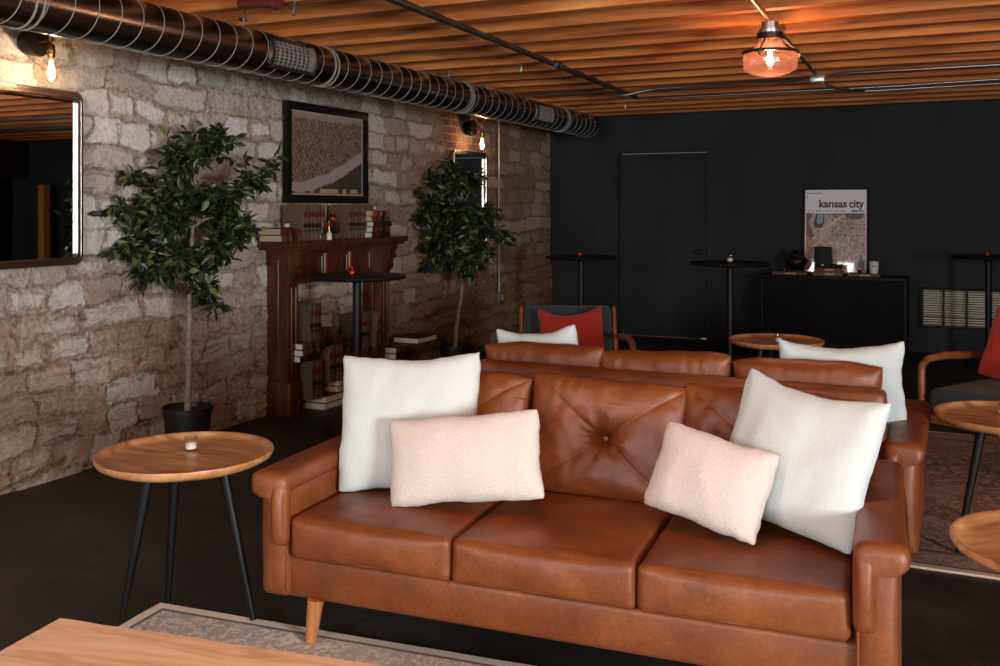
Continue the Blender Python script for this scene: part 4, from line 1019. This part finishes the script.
# ------------------------------------------------------------------ potted ficus trees
RV, UV = Vector((.9039,.4278,0)), Vector((0,0,1)); FV = Vector((-.4278,.9039,0))
def ficus(label, base, trunk_pts, tips, nleaf, lsz, seed, pot_r, pot_h, xmin):
    rnd = random.Random(seed)
    t = thing('potted_ficus', label, 'plant', base)
    B = Vector(base)
    MB().lathe([(0,0),(pot_r*.76,0),(pot_r*.78,.006),(pot_r*.95,pot_h-.03),(pot_r,pot_h-.028),(pot_r*1.01,pot_h),(pot_r*.94,pot_h),(pot_r*.92,pot_h-.03),(0,pot_h-.035)], 36).build('pot', POTM, t)
    MB().lathe([(0,pot_h-.028),(pot_r*.5,pot_h-.022),(pot_r*.93,pot_h-.03)], 24).build('soil', SOILM, t)
    tk = MB(); n = len(trunk_pts); tk.tube(trunk_pts, [.021-.011*i/(n-1) for i in range(n)], 12); tk.build('trunk', BARK, t)
    br = MB(); lf = MB()
    def inside(p): return (B+p).x > xmin
    def leaf(p, d, sz):
        d = d.normalized(); dn = Vector((rnd.uniform(-1,1), rnd.uniform(-1,1), rnd.uniform(-.2,1.2)))
        sd = d.cross(dn); 
        if sd.length < .1: return
        sd.normalize(); up = sd.cross(d); L_ = sz*rnd.uniform(.75,1.2); W_ = L_*rnd.uniform(.19,.25)
        tip = p+d*L_-up*L_*.12
        pts = [p, p+d*L_*.22+sd*W_*.72+up*W_*.35, p+d*L_*.5+sd*W_+up*W_*.4, p+d*L_*.78+sd*W_*.55+up*W_*.15, tip,
               p+d*L_*.78-sd*W_*.55+up*W_*.15, p+d*L_*.5-sd*W_+up*W_*.4, p+d*L_*.22-sd*W_*.72+up*W_*.35, p+d*L_*.25, p+d*L_*.52, p+d*L_*.8-up*L_*.04]
        if not all(inside(q) for q in pts): return
        lf.add(pts, [(0,1,8),(1,2,9,8),(2,3,10,9),(3,4,10),(4,5,10),(5,6,9,10),(6,7,8,9),(7,0,8)])
    tot = sum(w_ for *_, w_ in tips)
    for (s0, rx, z, dp, wgt) in tips:
        a = Vector(trunk_pts[min(n-1, s0)]); e = RV*rx+UV*z+FV*dp-Vector((0,0,base[2])); 
        mid = (a+e)/2+Vector((rnd.uniform(-.03,.03), rnd.uniform(-.03,.03), .05)); pts = []
        for k in range(9): q = k/8; pts.append(a*(1-q)**2+mid*2*q*(1-q)+e*q*q)
        pts = [p if inside(p) else p+Vector((xmin+.02-(B+p).x, 0, 0)) for p in pts]
        br.tube(pts, [.008-.0055*k/8 for k in range(9)], 6)
        cnt = int(nleaf*wgt/tot); nt_ = max(3, cnt//11)
        for k in range(nt_):
            q = .25+.75*rnd.random()**.8; i = min(7, int(q*8)); p = pts[i].lerp(pts[i+1], q*8-i); d = (pts[i+1]-pts[i]).normalized()
            td = (d*rnd.uniform(.3,1.1)+Vector((rnd.uniform(-1,1), rnd.uniform(-1,1), rnd.uniform(-.75,.65)))*.85).normalized(); tl = rnd.uniform(.07,.17)
            e2 = p+td*tl+Vector((0,0,-.02))
            if not inside(e2): continue
            br.tube([p, p.lerp(e2,.5)+Vector((0,0,.008)), e2], [.003,.0022,.0014], 4)
            for j in range(11):
                f = (j+1)/11; lp = p.lerp(e2, f); leaf(lp, td*.5+Vector((rnd.uniform(-1,1), rnd.uniform(-1,1), rnd.uniform(-1.0,.35))), lsz)
    br.build('branches', BARK, t); 
    me = bpy.data.meshes.new('foliage'); me.from_pydata([tuple(v) for v in lf.v], [], lf.f); me.materials.append(LEAF); me.shade_smooth()
    o = bpy.data.objects.new('foliage', me); COL.objects.link(o); o.parent = t
    return t
tips1 = [(5,.50,1.77,-.05,.6),(5,.36,1.66,.0,.8),(6,.19,1.93,.0,.7),(6,.05,1.90,-.05,.9),(6,-.10,1.80,.02,1.),(5,-.36,1.76,-.1,.7),(5,-.53,1.50,-.1,.9),(4,-.56,1.27,-.12,.9),(4,-.40,1.33,.02,.9),
         (5,-.28,1.55,.05,1.2),(5,.18,1.58,-.1,1.2),(4,.34,1.38,.0,1.1),(4,.25,1.27,-.1,1.),(4,-.18,1.14,-.08,.9),(3,.12,.99,-.05,.7),(4,.06,1.22,-.15,1.),(5,-.05,1.45,-.2,1.3),(5,.22,1.46,.1,1.),(4,-.22,1.30,.08,1.),(5,.0,1.62,-.2,1.2)]
tr1 = [(0,0,.26),(.004,.01,.5),(-.002,.015,.75),(.01,.01,.98),(.012,.02,1.18),(.01,.03,1.38),(.02,.03,1.60)]
ficus('potted ficus tree between the large mirror and the mantel', (.30,4.51,0), tr1, tips1, 4200, .078, 3, .148, .30, .02)
tips2 = [(5,.42,1.28,-.05,.8),(5,.30,1.45,.0,1.),(6,.16,1.72,.0,1.),(6,-.05,1.84,-.05,1.),(6,-.22,1.80,.0,1.),(5,-.38,1.66,-.1,1.),(5,-.42,1.45,-.1,1.),(4,-.36,1.20,-.1,.9),(4,-.38,.98,-.05,.7),(4,-.15,1.05,0,.8),
         (4,.14,.98,-.1,.8),(4,.24,1.12,0,.8),(5,0,1.5,-.2,1.2),(5,.12,1.5,-.15,1.1),(5,-.2,1.45,-.18,1.2),(5,.1,1.3,-.2,1.),(5,-.1,1.25,-.2,1.)]
tr2 = [(0,0,.20),(.01,.02,.42),(.035,.05,.66),(.05,.06,.90),(.05,.065,1.12),(.05,.07,1.32),(.05,.07,1.54)]
ficus('potted ficus tree in front of the narrow mirror, right of the mantel', (.27,8.02,0), tr2, tips2, 4200, .08, 11, .15, .23, .02)

# ------------------------------------------------------------------ console and what stands on it
cc = thing('console_cabinet', 'low black console cabinet with ribbed tambour doors against the back wall', 'cabinet', (2.60,10.58,0))
CW, CD, CHT = 1.445, .42, .79
m_ = MB(); m_.rbox(0,CW,0,CD,CHT-.035,CHT,.004,2); m_.rbox(0,.035,0,CD,.0,CHT-.034,.004,1); m_.rbox(CW-.035,CW,0,CD,.0,CHT-.034,.004,1); m_.rbox(.034,CW-.034,.01,CD,.06,.10,.004,1); m_.box(.034,CW-.034,CD-.02,CD-.005,.1,CHT-.034)
m_.build('body', TAMBOUR, cc)
for s_ in (0, 1):
    x0 = .038+s_*(CW-.076)/2; x1 = x0+(CW-.076)/2-.003; pts = []; nr = 38
    for k in range(nr):
        xa = x0+(x1-x0)*k/nr; dxx = (x1-x0)/nr
        pts += [(xa,.020),(xa+dxx*.12,.020),(xa+dxx*.22,.012),(xa+dxx*.5,.009),(xa+dxx*.78,.012),(xa+dxx*.88,.020)]
    pts += [(x1,.020),(x1,.035),(x0,.035)]
    MB().prism(pts, 2, .102, CHT-.037).build('door', TAMBOUR, cc, smooth=False)
CT_ = CHT
ps = thing('framed_poster', 'white framed map poster reading kansas city, leaning on the back wall', 'poster', (2.985,10.935,CT_+.001))
ps.rotation_euler = (R(-4.6),0,0)
PW2, PH2 = .665, .925; m_ = MB(); q = .018
for (a0,a1,b0,b1) in ((0,PW2,0,q),(0,PW2,PH2-q,PH2),(0,q,q,PH2-q),(PW2-q,PW2,q,PH2-q)): m_.rbox(a0,a1,-.012,.012,b0,b1,.002,1)
m_.build('poster_frame', BLACKP, ps)
def glossy_print(m):
    b = m.node_tree.nodes['Principled BSDF']; b.inputs['Coat Weight'].default_value = 1.; b.inputs['Coat Roughness'].default_value = .03; b.inputs['Coat IOR'].default_value = 1.5
    return m
glossy_print(WHITEP)
MB().box(q-.002,PW2-q+.002,-.003,.004,q-.002,PH2-q+.002).build('poster_sheet', WHITEP, ps, smooth=False)
def map_mat():
    m, nt, b, o = newmat('city_map_print'); co = coords(nt)
    v = N(nt, 'ShaderNodeTexVoronoi', Scale=46.); L(nt, co, v.inputs['Vector'])
    v2 = N(nt, 'ShaderNodeTexVoronoi', Scale=6.); L(nt, co, v2.inputs['Vector'])
    n = N(nt, 'ShaderNodeTexNoise', Scale=70., Detail=4., Roughness=.7); L(nt, co, n.inputs['Vector'])
    s1 = nt.nodes.new('ShaderNodeSeparateColor'); L(nt, v.outputs['Color'], s1.inputs[0])
    col = ramp(nt, s1.outputs[0], [(0,(.45,.38,.37)),(.3,(.62,.48,.43)),(.55,(.70,.62,.59)),(.75,(.52,.50,.55)),(.9,(.62,.38,.26))], 'CONSTANT').outputs[0]
    col = mixc(nt, ramp(nt, n.outputs[0], [(.52,(0,0,0)),(.55,(.95,)*3)]).outputs[0], col, (.04,.035,.045))
    s2 = nt.nodes.new('ShaderNodeSeparateColor'); L(nt, v2.outputs['Color'], s2.inputs[0])
    col = mixc(nt, .25, col, ramp(nt, s2.outputs[1], [(0,(.5,.25,.16)),(.3,(.45,.4,.38)),(.7,(.4,.42,.45)),(.9,(.12,.12,.14))], 'CONSTANT').outputs[0])
    L(nt, col, b.inputs['Base Color']); b.inputs['Roughness'].default_value = .5; return glossy_print(m)
mo = MB().box(.030,PW2-.030,-.0042,-.0028,.035,.655).build('map_print', map_mat(), ps, smooth=False)
def flat(name, pts, mat, y=-.0052):
    m_ = MB(); m_.prism(pts, 1, y, y+.0010); return m_.build(name, mat, mo, smooth=False)
def fm(nm, c): return glossy_print(simple(nm, c, .5))
flat('map_park', [(.03,.655),(.03,.42),(.075,.37),(.12,.41),(.09,.47),(.06,.56),(.10,.655)], fm('map_brown', (.15,.10,.09)))
flat('map_district', [(.03,.30),(.03,.38),(.085,.385),(.14,.345),(.09,.30),(.05,.275)], fm('map_terracotta', (.45,.17,.10)))
flat('map_road', [(.13,.50),(.15,.475),(.20,.47),(.42,.62),(.40,.63),(.20,.49),(.165,.495),(.145,.515)], fm('map_cream', (.60,.56,.48)))
flat('map_pond', [(.135,.645),(.115,.58),(.105,.53),(.12,.50),(.16,.49),(.20,.50),(.215,.55),(.22,.645)], fm('map_navy', (.03,.035,.05)), -.0058)
flat('map_pond', [(.155,.645),(.14,.58),(.145,.545),(.175,.535),(.20,.555),(.21,.645)], fm('map_blue', (.20,.38,.45)), -.0066)
flat('map_district', [(.42,.655),(.45,.60),(.53,.585),(.60,.60),(.625,.655)], fm('map_grey', (.10,.095,.11)))
flat('map_lake', [(.56,.08),(.575,.18),(.60,.22),(.61,.16),(.625,.15),(.625,.05)], fm('map_slate', (.10,.13,.19)))
flat('map_district', [(.03,.035),(.05,.09),(.09,.10),(.11,.05),(.10,.035)], fm('map_rust', (.38,.13,.07)))
m_ = MB()
rr = random.Random(4); x = .045
swc = [(.5,.3,.2),(.08,.08,.1),(.35,.35,.4),(.55,.42,.3),(.2,.1,.08)]
bars = [MB() for _ in swc]
while x < .43:
    w_ = rr.uniform(.012,.026); bars[rr.randrange(5)].box(x,x+w_,-.0045,-.003,.672,.684); x += w_+rr.uniform(.004,.018)
bars[1].box(.49,.56,-.0045,-.003,.670,.686); bars[2].box(.565,.625,-.0045,-.003,.670,.686)
for k, b_ in enumerate(bars): b_.build('colour_key', fm('key_%d' % k, swc[k]), ps, smooth=False)
def text(body, size, loc, parent, mat, offset=0.):
    cu = bpy.data.curves.new('lettering', 'FONT'); cu.body = body; cu.size = size; cu.extrude = .0006; cu.offset = offset
    tmp = bpy.data.objects.new('tmp', cu); COL.objects.link(tmp); bpy.context.view_layer.update()
    me = bpy.data.meshes.new_from_object(tmp.evaluated_get(bpy.context.evaluated_depsgraph_get())); bpy.data.objects.remove(tmp)
    xs = [v.co.x for v in me.vertices]; w_ = max(xs)-min(xs)
    me.materials.clear(); me.materials.append(mat)
    o = bpy.data.objects.new('lettering', me); COL.objects.link(o); o.parent = parent; o.location = loc; o.rotation_euler = (R(90),0,0)
    return o, w_
for body, x_, w0 in (('kansas', .160, .285), ('city', .470, .150)):
    tx, tw = text(body, .118, (x_,-.0044,.718), ps, INK, .0032); tx.scale = (w0/tw, 1, 1)
m_ = MB(); x = .035
for w_ in (.012,.02,.016,.022,.01,.018,.024,.012): m_.box(x,x+w_,-.0045,-.003,.868,.876); x += w_+.003
m_.box(.035,.05,-.0045,-.003,.835,.842); m_.box(.035,.045,-.0045,-.003,.825,.830)
m_.build('small_print', INK, ps, smooth=False)

def flatbook(label, x0, x1, y0, y1, z, th, cov, lab=True):
    t = thing('book', label, 'book', (x0, y0, z), 0, 'books on the console')
    w_ = x1-x0; d = y1-y0
    b = MB(); b.box(0,w_,.0,d,0,.003); b.box(0,w_,.0,d,th-.003,th); b.rbox(0,w_,-.003,.006,0,th,.002,1); b.build('cover', cov, t, smooth=False)
    MB().box(.004,w_-.004,.006,d-.005,.003,th-.003).build('page_block', PAPERT, t, smooth=False)
    if lab:
        m_ = MB(); m_.box(w_*.4,w_*.72,-.0042,-.002,th*.3,th*.7); m_.build('title_label', simple('spine_title', (.5,.30,.18), .5), t, smooth=False)
        m_ = MB(); m_.box(w_*.06,w_*.16,-.0042,-.002,th*.15,th*.85); m_.build('volume_label', LBR, t, smooth=False)
    return t
CY = 10.64
flatbook('brown book lying at the left end of the console top', 2.71, 3.05, CY, CY+.2, CT_, .034, BROWNB)
flatbook('tan book lying at the console middle, lower of two', 3.13, 3.425, CY, CY+.2, CT_, .042, TAN)
flatbook('oxblood book lying at the console middle, upper of two', 3.14, 3.415, CY+.005, CY+.195, CT_+.0425, .042, REDB)
flatbook('brown book lying at the right end of the console top', 3.47, 3.78, CY, CY+.2, CT_, .034, BROWNB)
sp = thing('speaker', 'small black box speaker standing on the middle console books', 'speaker', (3.225,CY+.09,CT_+.085))
MB().rbox(-.085,.085,-.07,.07,.0,.215,.012,3).build('cabinet', BLACKP, sp)
MB().rbox(-.075,.075,-.075,-.068,.012,.200,.004,2).build('grille', simple('speaker_cloth', (.006,.006,.006), .8, 0, 0, 8, .5, 300), sp)
MB().rbox(-.012,.012,-.077,-.073,.018,.032,.002,1).build('badge', simple('badge_metal', (.5,.5,.5), .4, .5), sp)
pj = thing('media_box', 'flat black media box beside the speaker on the books', 'media box', (3.365,CY+.09,CT_+.085))
MB().rbox(-.05,.05,-.05,.05,.003,.035,.006,2).build('body', BLACKP, pj)
m_ = MB(); [m_.rbox(a_-.008,a_+.008,b_-.008,b_+.008,0,.004,.001,1) for a_ in (-.035,.035) for b_ in (-.035,.035)]; m_.build('foot', INK, pj)
# dark ornament
orn = thing('bronze_ornament', 'dark bronze seated ornament left of the poster on the console', 'ornament', (2.945,CY+.10,CT_+.0345))
m_ = MB(); n1, n2 = 20, 16; vs = []; fs = []
for i in range(n2+1):
    z = i/n2; rad = .10*(math.sin(min(1, z*1.25+.12)*PI*.62))*(1-.62*max(0, z-.35)/.65)+.012
    if z > .82: rad *= 1-(z-.82)*3.4
    for k in range(n1):
        q = 2*PI*k/n1; r_ = rad*(1+.22*noise.noise(Vector((math.cos(q)*2, math.sin(q)*2, z*5)))+.10*math.sin(q*5+z*9))
        vs.append((r_*math.cos(q)*1.05, r_*math.sin(q)*.8, z*.23))
for i in range(n2):
    for k in range(n1): fs.append((i*n1+k, i*n1+(k+1) % n1, (i+1)*n1+(k+1) % n1, (i+1)*n1+k))
fs.append(list(range(n1))[::-1]); fs.append([n2*n1+k for k in range(n1)]); m_.add(vs, fs); m_.build('figure_body', BRONZE, orn, ang=40)
MB().rbox(-.07,.07,-.05,.05,-.0005,.014,.004,1).build('plinth', BRONZE, orn)
votive('tiny votive at the left end of the console', (2.83,CY+.06,CT_+.0345), AMBERG, .018, .036)
cu_ = thing('white_cup', 'white ceramic cup at the right end of the console', 'cup', (3.725,CY+.08,CT_+.0345))
MB().lathe([(0,0),(.038,0),(.042,.004),(.048,.122),(.045,.122),(.039,.010),(0,.010)], 28).build('cup_body', CERAM, cu_)
MB().rbox(-.014,.014,-.046,-.043,.07,.085,.001,1).build('label', simple('cup_mark', (.12,.10,.10), .6), cu_)
votive('small red votive on the right console book', (3.585,CY+.07,CT_+.0345), thin_glass('red_glass', (.5,.04,.03), .2), .024, .036)

# ------------------------------------------------------------------ wall heater grille
ht = thing('wall_heater', 'black wall heater grille with pale louvers right of the console', 'heater', (4.16,YB,.265))
HW, HH = .90, .41
m_ = MB(); 
for (a0,a1,b0,b1) in ((0,HW,0,.022),(0,HW,HH-.022,HH),(0,.022,.02,HH-.02),(HW-.022,HW,.02,HH-.02)): m_.rbox(a0,a1,-.075,-.001,b0,b1,.004,1)
m_.build('casing', BLACKP, ht)
MB().box(.02,HW-.02,-.018,-.006,.02,HH-.02).build('back_plate', simple('heater_cream', (.62,.56,.44), .5, 0, .2, 6), ht, smooth=False)
m_ = MB()
for k in range(15): z = .035+(HH-.07)*k/14; m_.box(.02,HW-.02,-.062,-.05,z-.0045,z+.0045)
for k in range(7): z = .06+(HH-.12)*k/6; m_.box(.02,HW-.02,-.055,-.02,z-.003,z+.002)
m_.build('louver', simple('heater_louver', (.008,.008,.008), .5, spec=.2), ht, smooth=False)
m_ = MB()
for x in (.215,.43,.645): m_.rbox(x-.009,x+.009,-.073,-.045,.02,HH-.02,.002,1)
m_.rbox(.02,HW-.02,-.070,-.05,.105,.118,.002,1); m_.build('grille_bar', BLACKP, ht)

# ------------------------------------------------------------------ light
def area(name, loc, rot, sx, sy, e, c):
    l = bpy.data.lights.new(name, 'AREA'); l.shape = 'RECTANGLE'; l.size = sx; l.size_y = sy; l.energy = e; l.color = c
    o = bpy.data.objects.new(name, l); COL.objects.link(o); o.location = loc; o.rotation_euler = rot; return o
DAY = (.965,.99,1.)
for (x0,x1,z0,z1), e in zip(WINS, (110, 120)):  # left window's daylight, plus frontal fill from the added right window
    area('window_daylight_fill', ((x0+x1)/2, YF-.17, (z0+z1)/2), (R(90), 0, 0), x1-x0, z1-z0, e, DAY)
area('window_daylight_fill', (XR+.13, (RW[0]+RW[1])/2, (RW[2]+RW[3])/2), (R(90), 0, R(90)), RW[1]-RW[0], RW[3]-RW[2], 860, DAY)  # added fill for the stone wall, set behind the added side window
wd = bpy.data.worlds.new('World'); SC.world = wd; wd.use_nodes = True
wd.node_tree.nodes['Background'].inputs[0].default_value = (.6,.7,.85,1); wd.node_tree.nodes['Background'].inputs[1].default_value = .25

# ------------------------------------------------------------------ camera
F = 972.
cam = bpy.data.cameras.new('camera'); co = bpy.data.objects.new('camera', cam); COL.objects.link(co)
cam.sensor_width = 36.; cam.lens = 36.*F/1000.; cam.shift_y = (208-333)/1000.
co.location = (4.527, 0, 1.5); co.rotation_euler = (R(90), 0, math.atan(460/F))
cam.clip_start = .05; cam.clip_end = 60
cam.dof.use_dof = True; cam.dof.focus_distance = 3.3; cam.dof.aperture_fstop = 14.
SC.camera = co
SC.view_settings.view_transform = 'Standard'; SC.view_settings.look = 'None'; SC.view_settings.gamma = 1.; SC.view_settings.use_curve_mapping = False
SC.view_settings.exposure = 0.0
SC.cycles.use_denoising = True
SC.cycles.max_bounces = 10; SC.cycles.diffuse_bounces = 5; SC.cycles.transparent_max_bounces = 16
SC.cycles.caustics_reflective = False; SC.cycles.caustics_refractive = False
SC.cycles.sample_clamp_indirect = 6.
